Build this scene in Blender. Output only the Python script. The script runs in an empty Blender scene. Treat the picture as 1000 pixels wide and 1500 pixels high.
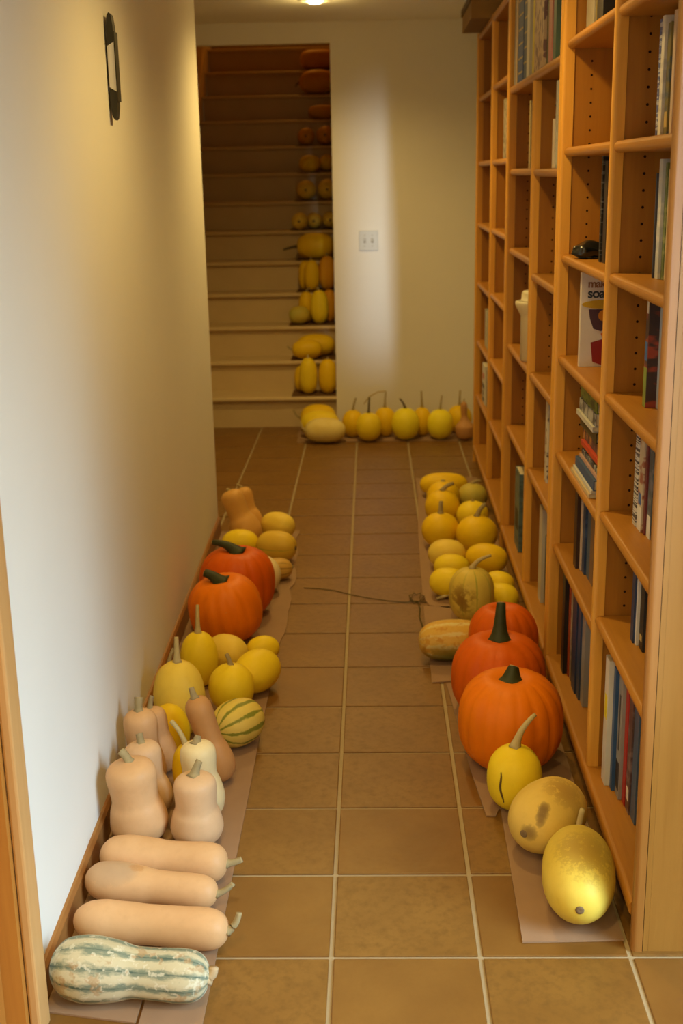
import bpy, bmesh, math, random
from mathutils import Vector, Matrix, Quaternion

random.seed(7)
scene = bpy.context.scene
COL = scene.collection

# ------------------------------------------------------------------ camera
cam_data = bpy.data.cameras.new('camera')
cam = bpy.data.objects.new('camera', cam_data)
COL.objects.link(cam)
cam_data.sensor_fit = 'HORIZONTAL'
cam_data.sensor_width = 24.0
cam_data.lens = 1782.2 * 24.0 / 1000.0
PITCH, YAW, ROLL = 0.27036, -0.02755, 0.01873
_F = Vector((math.sin(YAW) * math.cos(PITCH), math.cos(YAW) * math.cos(PITCH), -math.sin(PITCH)))
_R0 = Vector((math.cos(YAW), -math.sin(YAW), 0.0))
_D0 = _F.cross(_R0)
_R = _R0 * math.cos(ROLL) + _D0 * math.sin(ROLL)
_U = -(-_R0 * math.sin(ROLL) + _D0 * math.cos(ROLL))
cam.matrix_world = Matrix(((_R.x, _U.x, -_F.x, 0.09710), (_R.y, _U.y, -_F.y, -2.15938), (_R.z, _U.z, -_F.z, 1.54598), (0, 0, 0, 1)))
cam_data.clip_start = 0.05
cam_data.dof.use_dof = True
cam_data.dof.focus_distance = 2.75
cam_data.dof.aperture_fstop = 5.0
scene.camera = cam

# ------------------------------------------------------------------ world, exposure, daylight
scene.view_settings.view_transform = 'Standard'
scene.view_settings.look = 'None'
scene.view_settings.exposure = 0.0
scene.view_settings.gamma = 1.0
scene.view_settings.use_curve_mapping = False
world = bpy.data.worlds.new('World')
scene.world = world
world.use_nodes = True
world.node_tree.nodes['Background'].inputs[0].default_value = (0.62, 0.78, 1.0, 1)
world.node_tree.nodes['Background'].inputs[1].default_value = 1.0

WARM = (1.0, 0.69, 0.22)
DAY = (0.60, 0.83, 1.0)


def area_light(name, loc, direction, sx, sy, power, color, spread=180.0):
    d = bpy.data.lights.new(name, 'AREA')
    d.shape = 'RECTANGLE'
    d.size, d.size_y = sx, sy
    d.energy = power
    d.color = color
    d.spread = math.radians(spread)
    o = bpy.data.objects.new(name, d)
    o.location = loc
    o.rotation_euler = Vector(direction).to_track_quat('-Z', 'Z').to_euler()
    COL.objects.link(o)
    return o


# daylight just outside the large window of the near room (right of the camera)
area_light('daylight_side_window', (3.05, -1.6, 1.25), (-1, 0.08, -1.0), 3.0, 1.7, 138.0, DAY, 98.0)
# narrow beam for the end wall, through a slot window added behind the camera
area_light('rear_beam_light', (1.02, -5.62, 1.1), (-0.0795, 1, -0.005), 0.13, 1.7, 1.05, (0.80, 0.92, 1.0), 3.5)

DOWNLIGHTS = [(-0.17, 4.42, 42.0), (-0.02, 3.1, 56.0), (0.12, 1.0, 47.0), (-0.20, -1.15, 48.0), (0.25, -3.1, 185.0)]  # second and last downlights are unseen, added to brighten the squash fronts
UPSTAIRS_FILL = (-0.65, 9.3, 4.3, 24.0)  # unseen fill lamp added to warm the upper stairs

# ------------------------------------------------------------------ materials
_mats = {}


def srgb(r, g, b):
    f = lambda c: (c / 255.0 / 12.92) if c <= 10 else ((c / 255.0 + 0.055) / 1.055) ** 2.4
    return (f(r), f(g), f(b), 1.0)


class NT:
    """small helper around one material's node tree"""

    def __init__(self, name, rough=0.5, spec=0.5, coat=0.0):
        self.m = bpy.data.materials.new(name)
        self.m.use_nodes = True
        self.t = self.m.node_tree
        self.b = self.t.nodes['Principled BSDF']
        self.b.inputs['Roughness'].default_value = rough
        self.b.inputs['Specular IOR Level'].default_value = spec
        if coat:
            self.b.inputs['Coat Weight'].default_value = coat
            self.b.inputs['Coat Roughness'].default_value = 0.25
        self.co = None

    def n(self, kind, **kw):
        nd = self.t.nodes.new(kind)
        for k, v in kw.items():
            setattr(nd, k, v)
        return nd

    def l(self, a, b):
        self.t.links.new(a, b)

    def coords(self, scale=(1, 1, 1)):
        if self.co is None:
            self.co = self.n('ShaderNodeTexCoord')
        mp = self.n('ShaderNodeMapping')
        mp.inputs['Scale'].default_value = scale
        self.l(self.co.outputs['Object'], mp.inputs['Vector'])
        return mp.outputs[0]

    def noise(self, scale, detail=3.0, rough=0.55, vec=None, stretch=(1, 1, 1), dist=0.0):
        nd = self.n('ShaderNodeTexNoise')
        nd.inputs['Scale'].default_value = scale
        nd.inputs['Detail'].default_value = detail
        nd.inputs['Roughness'].default_value = rough
        nd.inputs['Distortion'].default_value = dist
        self.l(vec if vec is not None else self.coords(stretch), nd.inputs['Vector'])
        return nd.outputs[0]

    def ramp(self, fac, a, b):
        nd = self.n('ShaderNodeMapRange')
        nd.clamp = True
        nd.inputs['From Min'].default_value = a
        nd.inputs['From Max'].default_value = b
        self.l(fac, nd.inputs['Value'])
        return nd.outputs[0]

    def math(self, op, a, b):
        nd = self.n('ShaderNodeMath', operation=op)
        for i, v in enumerate((a, b)):
            if isinstance(v, (int, float)):
                nd.inputs[i].default_value = v
            else:
                self.l(v, nd.inputs[i])
        return nd.outputs[0]

    def mix(self, fac, a, b):
        nd = self.n('ShaderNodeMix', data_type='RGBA')
        if isinstance(fac, (int, float)):
            nd.inputs[0].default_value = fac
        else:
            self.l(fac, nd.inputs[0])
        for i, v in ((6, a), (7, b)):
            if isinstance(v, (tuple, list)):
                nd.inputs[i].default_value = v
            else:
                self.l(v, nd.inputs[i])
        return nd.outputs[2]

    def attr(self, name):
        nd = self.n('ShaderNodeAttribute')
        nd.attribute_name = name
        return nd.outputs['Fac']

    def rand(self):
        return self.n('ShaderNodeObjectInfo').outputs['Random']

    def bump(self, h, strength=0.2, dist=0.002):
        nd = self.n('ShaderNodeBump')
        nd.inputs['Strength'].default_value = strength
        nd.inputs['Distance'].default_value = dist
        self.l(h, nd.inputs['Height'])
        self.l(nd.outputs[0], self.b.inputs['Normal'])

    def color(self, c):
        if isinstance(c, (tuple, list)):
            self.b.inputs['Base Color'].default_value = c
        else:
            self.l(c, self.b.inputs['Base Color'])
        return self.m


def dim(c, k):
    return (c[0] * k, c[1] * k, c[2] * k, 1.0)


def plain(name, c, rough=0.5, spec=0.4, var=0.12, scale=30):
    if name in _mats:
        return _mats[name]
    t = NT(name, rough, spec)
    n = t.noise(scale)
    _mats[name] = t.color(t.mix(n, dim(c, 1 - var), dim(c, 1 + var)))
    return _mats[name]


def plaster(name, c, strength=0.15):
    t = NT(name, 0.75, 0.25)
    a = t.noise(2.2, 4)
    b = t.noise(45, 4)
    t.bump(b, strength, 0.002)
    return t.color(t.mix(a, dim(c, 0.95), dim(c, 1.03)))


def wood(name, light, dark, axis, rough=0.42):
    t = NT(name, rough, 0.45)
    st = {'x': (1.5, 22, 22), 'y': (22, 1.5, 22), 'z': (22, 22, 1.5)}[axis]
    st2 = {'x': (4, 120, 120), 'y': (120, 4, 120), 'z': (120, 120, 4)}[axis]
    g = t.noise(1.6, 4, 0.6, stretch=st, dist=0.6)
    f = t.noise(2.0, 3, 0.6, stretch=st2)
    r = t.math('MULTIPLY', t.rand(), 0.25)
    fac = t.math('ADD', t.math('ADD', t.math('MULTIPLY', g, 0.75), t.math('MULTIPLY', f, 0.25)), r)
    fac = t.ramp(fac, 0.35, 0.95)
    t.bump(f, 0.12, 0.001)
    return t.color(t.mix(fac, light, dark))


M_WALL = plaster('wall_plaster', (0.80, 0.77, 0.70, 1))
M_CEIL = plaster('ceiling_plaster', (0.86, 0.84, 0.78, 1))
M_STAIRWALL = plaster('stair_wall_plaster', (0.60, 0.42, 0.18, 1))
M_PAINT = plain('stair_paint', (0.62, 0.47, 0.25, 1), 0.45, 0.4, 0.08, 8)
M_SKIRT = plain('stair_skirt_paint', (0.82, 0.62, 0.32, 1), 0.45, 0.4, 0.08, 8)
M_WOODZ = wood('oak_upright', (0.40, 0.165, 0.016, 1), (0.28, 0.102, 0.009, 1), 'z')  # uprights darkened in colour to deepen the shade inside the shelves
M_WOODY = wood('oak_shelf', (0.47, 0.205, 0.026, 1), (0.34, 0.132, 0.014, 1), 'y')
M_EDGE = wood('oak_edge_strip', (0.76, 0.385, 0.060, 1), (0.58, 0.265, 0.034, 1), 'z')  # strip oak lightened, the light on the front edges put into the colour
M_EDGE_END = wood('oak_edge_strip_end', (0.36, 0.165, 0.034, 1), (0.29, 0.120, 0.022, 1), 'z')  # darker copy of the strip oak, tempering the window light on this end
M_BACK = wood('oak_back', (0.30, 0.12, 0.013, 1), (0.21, 0.075, 0.008, 1), 'z')  # back oak darkened too, standing in for shade behind the books
M_END = wood('oak_end_panel', (0.34, 0.165, 0.030, 1), (0.27, 0.120, 0.018, 1), 'z')
M_TRIM = wood('door_casing_wood', (0.62, 0.36, 0.14, 1), (0.50, 0.26, 0.085, 1), 'z')
M_DOOR = wood('door_wood', (0.50, 0.21, 0.035, 1), (0.36, 0.13, 0.02, 1), 'z')
M_BASEB = wood('baseboard_wood', (0.33, 0.145, 0.038, 1), (0.22, 0.085, 0.020, 1), 'y')
M_DARK = plain('dark_recess', (0.012, 0.007, 0.004, 1), 0.7, 0.2)
M_PEG = plain('peg_hole_dark', (0.020, 0.007, 0.003, 1), 0.8, 0.1)
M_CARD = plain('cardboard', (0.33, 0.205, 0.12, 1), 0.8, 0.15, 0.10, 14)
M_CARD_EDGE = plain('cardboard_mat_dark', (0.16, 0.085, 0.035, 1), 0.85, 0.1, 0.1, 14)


def tile_mat():
    t = NT('terracotta_tile', 0.36, 0.5)
    r = t.rand()
    big = t.noise(5, 4, 0.6)
    sm = t.noise(38, 4, 0.65)
    base = t.mix(t.ramp(big, 0.3, 0.7), (0.184, 0.083, 0.014, 1), (0.238, 0.115, 0.021, 1))
    base = t.mix(t.ramp(sm, 0.45, 0.75), base, (0.154, 0.070, 0.011, 1))
    red = t.mix(t.ramp(big, 0.35, 0.7), (0.178, 0.076, 0.012, 1), (0.225, 0.104, 0.018, 1))
    base = t.mix(t.ramp(r, 0.62, 1.0), base, red)
    spots = t.ramp(t.noise(16, 2), 0.70, 0.78)
    base = t.mix(t.math('MULTIPLY', spots, 0.5), base, (0.16, 0.07, 0.02, 1))
    t.l(t.math('ADD', 0.33, t.math('MULTIPLY', sm, 0.22)), t.b.inputs['Roughness'])
    t.bump(t.math('ADD', big, t.math('MULTIPLY', sm, 0.35)), 0.25, 0.003)
    return t.color(base)


M_TILE = tile_mat()
M_GROUT = plain('grout', (0.40, 0.31, 0.18, 1), 0.9, 0.1, 0.1, 60)


def fruit_mat(name, base, var, patch=None, stripes=None, rough=0.42, spots=None):
    """base/var colours mixed by noise; stripes = (colour, lo, hi, breakup); patch = ((dir), cos_lo, cos_hi, colour, noise scale, thr)"""
    t = NT(name, rough + 0.06, 0.22)
    n = t.noise(9, 4, 0.6)
    f = t.noise(60, 3, 0.6)
    c = t.mix(t.ramp(n, 0.3, 0.72), base, var)
    c = t.mix(t.math('MULTIPLY', t.ramp(f, 0.5, 0.8), 0.25), c, dim(base, 0.8))
    if stripes:
        for (col, lo, hi, brk, sc) in stripes:
            rib = t.attr('rib')
            nb = t.noise(sc, 4, 0.7, stretch=(1, 1, 0.45))
            v = t.math('ADD', rib, t.math('MULTIPLY', t.math('SUBTRACT', nb, 0.5), brk))
            c = t.mix(t.ramp(v, lo, hi), c, col)
    if spots:
        for (col, sc, thr, k) in ([spots] if isinstance(spots[0], tuple) and len(spots) == 4 and isinstance(spots[1], (int, float)) else spots):
            c = t.mix(t.math('MULTIPLY', t.ramp(t.noise(sc, 3, 0.6), thr, thr + 0.06), k), c, col)
    if patch:
        for (d, lo, hi, col, sc, thr, k) in patch:
            vm = t.n('ShaderNodeVectorMath', operation='NORMALIZE')
            if t.co is None:
                t.coords()
            t.l(t.co.outputs['Object'], vm.inputs[0])
            dt = t.n('ShaderNodeVectorMath', operation='DOT_PRODUCT')
            t.l(vm.outputs[0], dt.inputs[0])
            dt.inputs[1].default_value = Vector(d).normalized()
            m = t.ramp(dt.outputs['Value'], lo, hi)
            nz = t.noise(sc, 5, 0.72)
            v = t.math('MULTIPLY', t.ramp(t.math('ADD', nz, t.math('MULTIPLY', m, 0.25)), thr + 0.2, thr + 0.3), m)
            c = t.mix(t.math('MULTIPLY', v, k), c, col)
    t.bump(f, 0.06, 0.001)
    return t.color(c)


TANB, TANV = (0.62, 0.36, 0.165, 1), (0.69, 0.42, 0.21, 1)
YB, YV = (0.88, 0.645, 0.016, 1), (0.90, 0.69, 0.030, 1)
FM = {
    'tan': fruit_mat('butternut_skin', TANB, TANV),
    'tan_grey': fruit_mat('butternut_scuffed_skin', TANB, TANV, patch=[((-0.15, 0.5, -0.82), 0.86, 0.99, (0.36, 0.26, 0.17, 1), 48, 0.24, 0.6), ((0.0, 0.8, -0.55), 0.95, 0.985, (0.50, 0.24, 0.08, 1), 70, 0.40, 0.6)]),
    'tan_pale': fruit_mat('butternut_pale_skin', (0.66, 0.42, 0.23, 1), (0.72, 0.48, 0.27, 1)),
    'tan_dark': fruit_mat('butternut_brown_skin', (0.52, 0.255, 0.085, 1), (0.59, 0.31, 0.115, 1)),
    'tan_gold': fruit_mat('butternut_golden_skin', (0.66, 0.36, 0.09, 1), (0.72, 0.40, 0.11, 1)),
    'cream': fruit_mat('cream_skin', (0.78, 0.62, 0.32, 1), (0.84, 0.70, 0.40, 1)),
    'cream_yellow': fruit_mat('cream_yellow_skin', (0.80, 0.62, 0.17, 1), (0.86, 0.72, 0.28, 1)),
    'yellow': fruit_mat('yellow_skin', YB, YV),
    'yellow_bright': fruit_mat('bright_yellow_skin', (0.92, 0.76, 0.018, 1), (0.94, 0.80, 0.04, 1)),
    'yellow_deep': fruit_mat('deep_yellow_skin', (0.84, 0.55, 0.008, 1), (0.87, 0.60, 0.014, 1)),
    'yellow_tan': fruit_mat('tan_yellow_skin', (0.84, 0.60, 0.075, 1), (0.86, 0.65, 0.10, 1)),
    'yellow_orange': fruit_mat('golden_skin', (0.84, 0.54, 0.007, 1), (0.87, 0.59, 0.012, 1)),
    'rust': fruit_mat('dim_orange_skin', (0.66, 0.30, 0.010, 1), (0.72, 0.36, 0.018, 1)),  # skin darkened towards orange for the warm, dim stair light
    'green_tinge': fruit_mat('greenish_yellow_skin', (0.62, 0.46, 0.06, 1), (0.50, 0.46, 0.09, 1)),
    'orange': fruit_mat('pumpkin_skin', (0.84, 0.215, 0.003, 1), (0.80, 0.185, 0.002, 1), spots=((0.62, 0.36, 0.14, 1), 22, 0.72, 0.35)),
    'orange_deep': fruit_mat('red_pumpkin_skin', (0.70, 0.125, 0.002, 1), (0.64, 0.105, 0.002, 1)),
    'tahitian': fruit_mat('striped_green_skin', (0.50, 0.44, 0.27, 1), (0.60, 0.54, 0.36, 1), rough=0.5,
                          stripes=[((0.20, 0.235, 0.165, 1), -0.25, 0.55, 4.2, 42), ((0.085, 0.125, 0.095, 1), 0.80, 1.05, 1.6, 34)],
                          spots=[((0.66, 0.62, 0.46, 1), 62, 0.56, 0.75), ((0.40, 0.24, 0.10, 1), 30, 0.58, 0.65)]),
    'delicata': fruit_mat('striped_yellow_skin', (0.72, 0.56, 0.10, 1), (0.78, 0.60, 0.14, 1),
                          stripes=[((0.24, 0.25, 0.03, 1), 0.30, 0.62, 2.6, 40)]),
    'delicata_mottled': fruit_mat('mottled_orange_skin', (0.62, 0.36, 0.045, 1), (0.70, 0.44, 0.09, 1),
                                  stripes=[((0.70, 0.56, 0.22, 1), 0.2, 0.8, 4.5, 40)], spots=[((0.56, 0.26, 0.03, 1), 34, 0.56, 0.7)],
                                  patch=[((-0.62, -0.78, -0.25), 0.42, 0.95, (0.115, 0.125, 0.016, 1), 26, 0.24, 0.9)]),
    'delicata_far': fruit_mat('banded_yellow_skin', (0.74, 0.50, 0.06, 1), (0.70, 0.46, 0.05, 1),
                              stripes=[((0.36, 0.34, 0.05, 1), 0.80, 1.0, 0.5, 30)]),
    'delicata_tan': fruit_mat('ribbed_tan_skin', (0.64, 0.40, 0.09, 1), (0.56, 0.32, 0.06, 1), stripes=[((0.22, 0.12, 0.025, 1), 0.5, 0.9, 1.0, 40)]),
    'speckle': fruit_mat('speckled_yellow_skin', (0.74, 0.55, 0.07, 1), (0.80, 0.62, 0.10, 1),
                         patch=[((-0.20, 0.95, -0.25), 0.45, 1.0, (0.26, 0.14, 0.03, 1), 75, 0.36, 0.62),
                                ((-0.15, 0.90, 0.1), 0.35, 0.95, (0.50, 0.34, 0.07, 1), 24, 0.25, 0.5)]),
    'streak': fruit_mat('streaked_yellow_skin', (0.74, 0.51, 0.10, 1), (0.78, 0.56, 0.13, 1),
                        patch=[((-0.45, 0.88, 0.12), 0.70, 1.0, (0.38, 0.20, 0.045, 1), 40, 0.36, 0.65),
                               ((-0.30, 0.62, -0.72), 0.984, 0.998, (0.20, 0.12, 0.045, 1), 70, 0.30, 0.7),
                               ((-0.31, 0.52, -0.79), 0.984, 0.998, (0.20, 0.12, 0.045, 1), 70, 0.30, 0.7),
                               ((-0.31, 0.42, -0.85), 0.988, 0.999, (0.20, 0.12, 0.045, 1), 70, 0.30, 0.7),
                               ((-0.32, 0.30, -0.90), 0.992, 0.999, (0.20, 0.12, 0.045, 1), 70, 0.34, 0.6),
                               ((-0.12, 0.06, -0.99), 0.975, 0.999, (0.18, 0.11, 0.05, 1), 60, 0.30, 0.75)]),
    'scarline': fruit_mat('scarred_yellow_skin', YB, YV),
    'russet': fruit_mat('russet_yellow_skin', (0.66, 0.50, 0.08, 1), (0.74, 0.56, 0.10, 1),
                        patch=[((-0.48, -0.84, 0.0), 0.66, 1.06, (0.20, 0.085, 0.012, 1), 30, 0.37, 1.0)],
                        stripes=[((0.36, 0.36, 0.05, 1), 0.75, 1.0, 0.5, 20)]),
}
SM = {
    'stem': plain('dry_stem', (0.36, 0.28, 0.14, 1), 0.8, 0.2, 0.25, 60),
    'palestem': plain('pale_dry_stem', (0.52, 0.42, 0.20, 1), 0.8, 0.2, 0.2, 60),
    'tanstem': plain('tan_stem', (0.50, 0.36, 0.20, 1), 0.8, 0.2, 0.2, 60),
    'darkstem': plain('dark_dry_stem', (0.13, 0.10, 0.055, 1), 0.8, 0.2, 0.25, 60),
    'green': plain('green_black_stem', (0.040, 0.045, 0.014, 1), 0.6, 0.3, 0.4, 40),
    'cut': plain('cut_stem_end', (0.58, 0.46, 0.22, 1), 0.8, 0.2, 0.1, 40),
    'scar': plain('blossom_scar', (0.22, 0.15, 0.08, 1), 0.9, 0.1, 0.3, 120),
    'line': plain('line_scar', (0.13, 0.085, 0.03, 1), 0.9, 0.1, 0.3, 60),
}


# ------------------------------------------------------------------ object helpers
def link(o, parent=None):
    COL.objects.link(o)
    if parent is not None:
        o.parent = parent
    return o


def raw_mesh(name, verts, faces, m, smooth=False):
    me = bpy.data.meshes.new(name)
    me.from_pydata(verts, [], faces)
    if m is not None:
        me.materials.append(m)
    if smooth:
        me.polygons.foreach_set('use_smooth', [True] * len(me.polygons))
    me.update()
    return me


def mesh_obj(name, verts, faces, m, parent=None, smooth=False):
    return link(bpy.data.objects.new(name, raw_mesh(name, verts, faces, m, smooth)), parent)


def bm_mesh(name, bm, m, smooth=False):
    me = bpy.data.meshes.new(name)
    bmesh.ops.recalc_face_normals(bm, faces=bm.faces)
    bm.to_mesh(me)
    bm.free()
    me.materials.append(m)
    if smooth:
        me.polygons.foreach_set('use_smooth', [True] * len(me.polygons))
    return me


def bm_obj(name, bm, m, parent=None, smooth=False):
    return link(bpy.data.objects.new(name, bm_mesh(name, bm, m, smooth)), parent)


def add_box(bm, x0, x1, y0, y1, z0, z1, bevel=0.0, seg=1):
    vs = [bm.verts.new(p) for p in ((x0, y0, z0), (x1, y0, z0), (x1, y1, z0), (x0, y1, z0), (x0, y0, z1), (x1, y0, z1), (x1, y1, z1), (x0, y1, z1))]
    fs = [bm.faces.new([vs[i] for i in f]) for f in ((3, 2, 1, 0), (4, 5, 6, 7), (0, 1, 5, 4), (1, 2, 6, 5), (2, 3, 7, 6), (3, 0, 4, 7))]
    if bevel > 0:
        es = set(e for f in fs for e in f.edges)
        bmesh.ops.bevel(bm, geom=list(es), offset=bevel, segments=seg, profile=0.5, affect='EDGES')


def box_obj(name, x0, x1, y0, y1, z0, z1, m, parent=None, bevel=0.0, seg=1):
    bm = bmesh.new()
    add_box(bm, x0, x1, y0, y1, z0, z1, bevel, seg)
    return bm_obj(name, bm, m, parent)


def prism(bm, outline, axis, a, b):
    """extrude a closed 2-D outline along an axis from a to b; outline in the two other axes (x,y,z order)"""
    def P(p, t):
        if axis == 'x':
            return (t, p[0], p[1])
        if axis == 'y':
            return (p[0], t, p[1])
        return (p[0], p[1], t)
    A = [bm.verts.new(P(p, a)) for p in outline]
    B = [bm.verts.new(P(p, b)) for p in outline]
    n = len(outline)
    for i in range(n):
        bm.faces.new((A[i], A[(i + 1) % n], B[(i + 1) % n], B[i]))
    bm.faces.new(A[::-1])
    bm.faces.new(B)


def bullnose(x0, x1, c0, c1, r, seg=5):
    """rectangle x0..x1 by c0..c1 with the two corners at x0 rounded by r"""
    out = [(x1, c0)]
    for i in range(seg + 1):
        a = math.pi / 2 * i / seg
        out.append((x0 + r - r * math.sin(a), c0 + r - r * math.cos(a)))
    for i in range(seg + 1):
        a = math.pi / 2 * i / seg
        out.append((x0 + r - r * math.cos(a), c1 - r + r * math.sin(a)))
    out.append((x1, c1))
    return out


def prism_obj(name, outline, axis, a, b, m, parent=None):
    bm = bmesh.new()
    prism(bm, outline, axis, a, b)
    return bm_obj(name, bm, m, parent)


def lathe_obj(name, prof, m, parent=None, seg=28):
    verts, faces = [], []
    for (r, z) in prof:
        for k in range(seg):
            a = 2 * math.pi * k / seg
            verts.append((r * math.cos(a), r * math.sin(a), z))
    for i in range(len(prof) - 1):
        for k in range(seg):
            k2 = (k + 1) % seg
            faces.append((i * seg + k, i * seg + k2, (i + 1) * seg + k2, (i + 1) * seg + k))
    faces.append(tuple(range(seg))[::-1])
    faces.append(tuple((len(prof) - 1) * seg + k for k in range(seg)))
    return mesh_obj(name, verts, faces, m, parent, True)


def tag(o, label, cat, group=None, kind=None):
    o['label'] = label
    o['category'] = cat
    if group:
        o['group'] = group
    if kind:
        o['kind'] = kind
    return o


def thing(name, label, cat, loc=(0, 0, 0), rot=(0, 0, 0), group=None):
    o = bpy.data.objects.new(name, None)
    o.empty_display_size = 0.05
    o.location = loc
    o.rotation_euler = rot
    link(o)
    return tag(o, label, cat, group)


def struct(o):
    o['kind'] = 'structure'
    return o


def label_struct(o, label, cat):
    o['label'] = label
    o['category'] = cat
    o['kind'] = 'structure'
    return o


def tube(name, pts, radii, m, parent=None, seg=8, ridge=0.0, caps=True):
    pts = [Vector(p) for p in pts]
    verts, faces = [], []
    up = Vector((0.3, 0.7, 0.65)).normalized()
    for i, p in enumerate(pts):
        d = (pts[min(i + 1, len(pts) - 1)] - pts[max(i - 1, 0)]).normalized()
        u = d.cross(up)
        if u.length < 1e-3:
            u = d.cross(Vector((1, 0, 0)))
        u.normalize()
        v = d.cross(u)
        for k in range(seg):
            a = 2 * math.pi * k / seg
            rr = radii[i] * (1 + ridge * (1 if k % 2 else -1))
            verts.append(tuple(p + (u * math.cos(a) + v * math.sin(a)) * rr))
    for i in range(len(pts) - 1):
        for k in range(seg):
            k2 = (k + 1) % seg
            faces.append((i * seg + k, i * seg + k2, (i + 1) * seg + k2, (i + 1) * seg + k))
    if caps:
        faces.append(tuple(range(seg))[::-1])
        faces.append(tuple((len(pts) - 1) * seg + k for k in range(seg)))
    return mesh_obj(name, verts, faces, m, parent, True)


# ------------------------------------------------------------------ dimensions
T = 0.305                       # tile module
CEIL = 2.40
FAR = 5.36                      # face of the far wall
SKEW = 0.0078                   # the bookcases stand very slightly off the tile grid
LW0, LWS = -0.563, -0.0134      # left wall face: x = LW0 + LWS*y
RISE, RUN, STAIR0 = 0.1955, 0.235, 5.44
SX0, SX1 = -1.20, -0.115        # stair shaft


def bx(off, y):
    return 0.620 + SKEW * y + off


# ------------------------------------------------------------------ the setting
floor = label_struct(box_obj('floor', -2.2, 3.0, -5.5, 5.72, -0.12, -0.004, M_GROUT), 'terracotta tiled hallway floor with pale grout lines', 'floor')
bm = bmesh.new()
g = 0.0048
add_box(bm, -T / 2 + g, T / 2 - g, -T / 2 + g, T / 2 - g, -0.010, 0.0, 0.0022, 2)
tile_me = bm_mesh('tile', bm, M_TILE)
ntile = 0
for r in range(-9, 18):
    cols = range(-6, 3) if r >= 10 else range(-2, 4)
    for c in cols:
        if r >= 10 and c * T + T > 0.75 and c > 2:
            continue
        o = bpy.data.objects.new('tile', tile_me)
        o.location = (c * T + T / 2, r * T + T / 2, random.uniform(-0.0004, 0.0002))
        o.rotation_euler = (0, 0, random.choice((0, 1, 2, 3)) * math.pi / 2)
        link(o, floor)
        ntile += 1

label_struct(box_obj('ceiling', -2.2, 3.0, -5.5, FAR + 0.1, CEIL, CEIL + 0.1, M_CEIL), 'plain painted hallway ceiling', 'ceiling')

# left wall: solid from the door to the corner, and above / beyond the door
DY0, DY1, DZ = -1.13, -0.255, 2.04


def left_wall_prism(bm, ya, yb, za, zb, th=0.13):
    vs = []
    for z in (za, zb):
        for (y, dx) in ((ya, 0), (yb, 0), (yb, -th), (ya, -th)):
            vs.append(bm.verts.new((LW0 + LWS * y + dx, y, z)))
    for f in ((0, 1, 2, 3), (7, 6, 5, 4), (0, 4, 5, 1), (1, 5, 6, 2), (2, 6, 7, 3), (3, 7, 4, 0)):
        bm.faces.new([vs[i] for i in f])


bm = bmesh.new()
left_wall_prism(bm, DY1, 3.10, 0, CEIL)
left_wall_prism(bm, DY0, DY1, DZ, CEIL)
left_wall_prism(bm, -5.5, DY0, 0, CEIL)
label_struct(bm_obj('wall_left', bm, M_WALL), 'white plaster wall along the left of the hallway', 'wall')

# far wall with the stair opening
bm = bmesh.new()
add_box(bm, SX1 - 0.012, 0.98, FAR, FAR + 0.075, 0, CEIL)
add_box(bm, SX0, SX1 - 0.012, FAR, FAR + 0.075, 2.285, CEIL)
add_box(bm, -2.2, SX0, FAR, FAR + 0.075, 0, CEIL)
label_struct(bm_obj('wall_back', bm, M_WALL), 'cream plaster end wall with the stair opening', 'wall')

# right walls: behind the bookcases, the return at their near end, the near room
bm = bmesh.new()
add_box(bm, 0.98, 1.08, 0.10, FAR + 0.08, 0, CEIL)
add_box(bm, 1.08, 3.0, 0.10, 0.20, 0, CEIL)
label_struct(bm_obj('wall_right', bm, M_WALL), 'plaster wall behind the bookcases', 'wall')
WY0, WY1, WZ0, WZ1 = -3.1, -0.1, 0.4, 2.1
bm = bmesh.new()
add_box(bm, 2.9, 3.0, -5.5, WY0, 0, CEIL)
add_box(bm, 2.9, 3.0, WY1, 0.10, 0, CEIL)
add_box(bm, 2.9, 3.0, WY0, WY1, 0, WZ0)
add_box(bm, 2.9, 3.0, WY0, WY1, WZ1, CEIL)
label_struct(bm_obj('wall_window', bm, M_WALL), 'plaster wall of the near room around its wide window', 'wall')
VX0, VX1, VZ0, VZ1 = 0.95, 1.09, 0.5, 2.2  # unseen slot window, sized to shape the end wall beam
bm = bmesh.new()
add_box(bm, -0.7, VX0, -5.6, -5.5, 0, CEIL)
add_box(bm, VX1, 3.0, -5.6, -5.5, 0, CEIL)
add_box(bm, VX0, VX1, -5.6, -5.5, 0, VZ0)
add_box(bm, VX0, VX1, -5.6, -5.5, VZ1, CEIL)
label_struct(bm_obj('wall_front', bm, M_WALL), 'plaster wall behind the viewpoint with the added slot window', 'wall')
# side space left of the corridor's end
bm = bmesh.new()
add_box(bm, -2.2, -2.1, 3.0, FAR, 0, CEIL)
add_box(bm, -2.1, LW0 + LWS * 3.1 - 0.13, 3.0, 3.1, 0, CEIL)
label_struct(bm_obj('wall_side', bm, M_WALL), 'plaster wall of the nook left of the stairs', 'wall')


def glass_mat():
    t = NT('window_glass', 0.05, 0.5)
    tr = t.n('ShaderNodeBsdfTransparent')
    gl = t.n('ShaderNodeBsdfGlossy')
    gl.inputs['Roughness'].default_value = 0.02
    mx = t.n('ShaderNodeMixShader')
    mx.inputs[0].default_value = 0.06
    t.l(tr.outputs[0], mx.inputs[1])
    t.l(gl.outputs[0], mx.inputs[2])
    t.l(mx.outputs[0], t.t.nodes['Material Output'].inputs[0])
    return t.m


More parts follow.
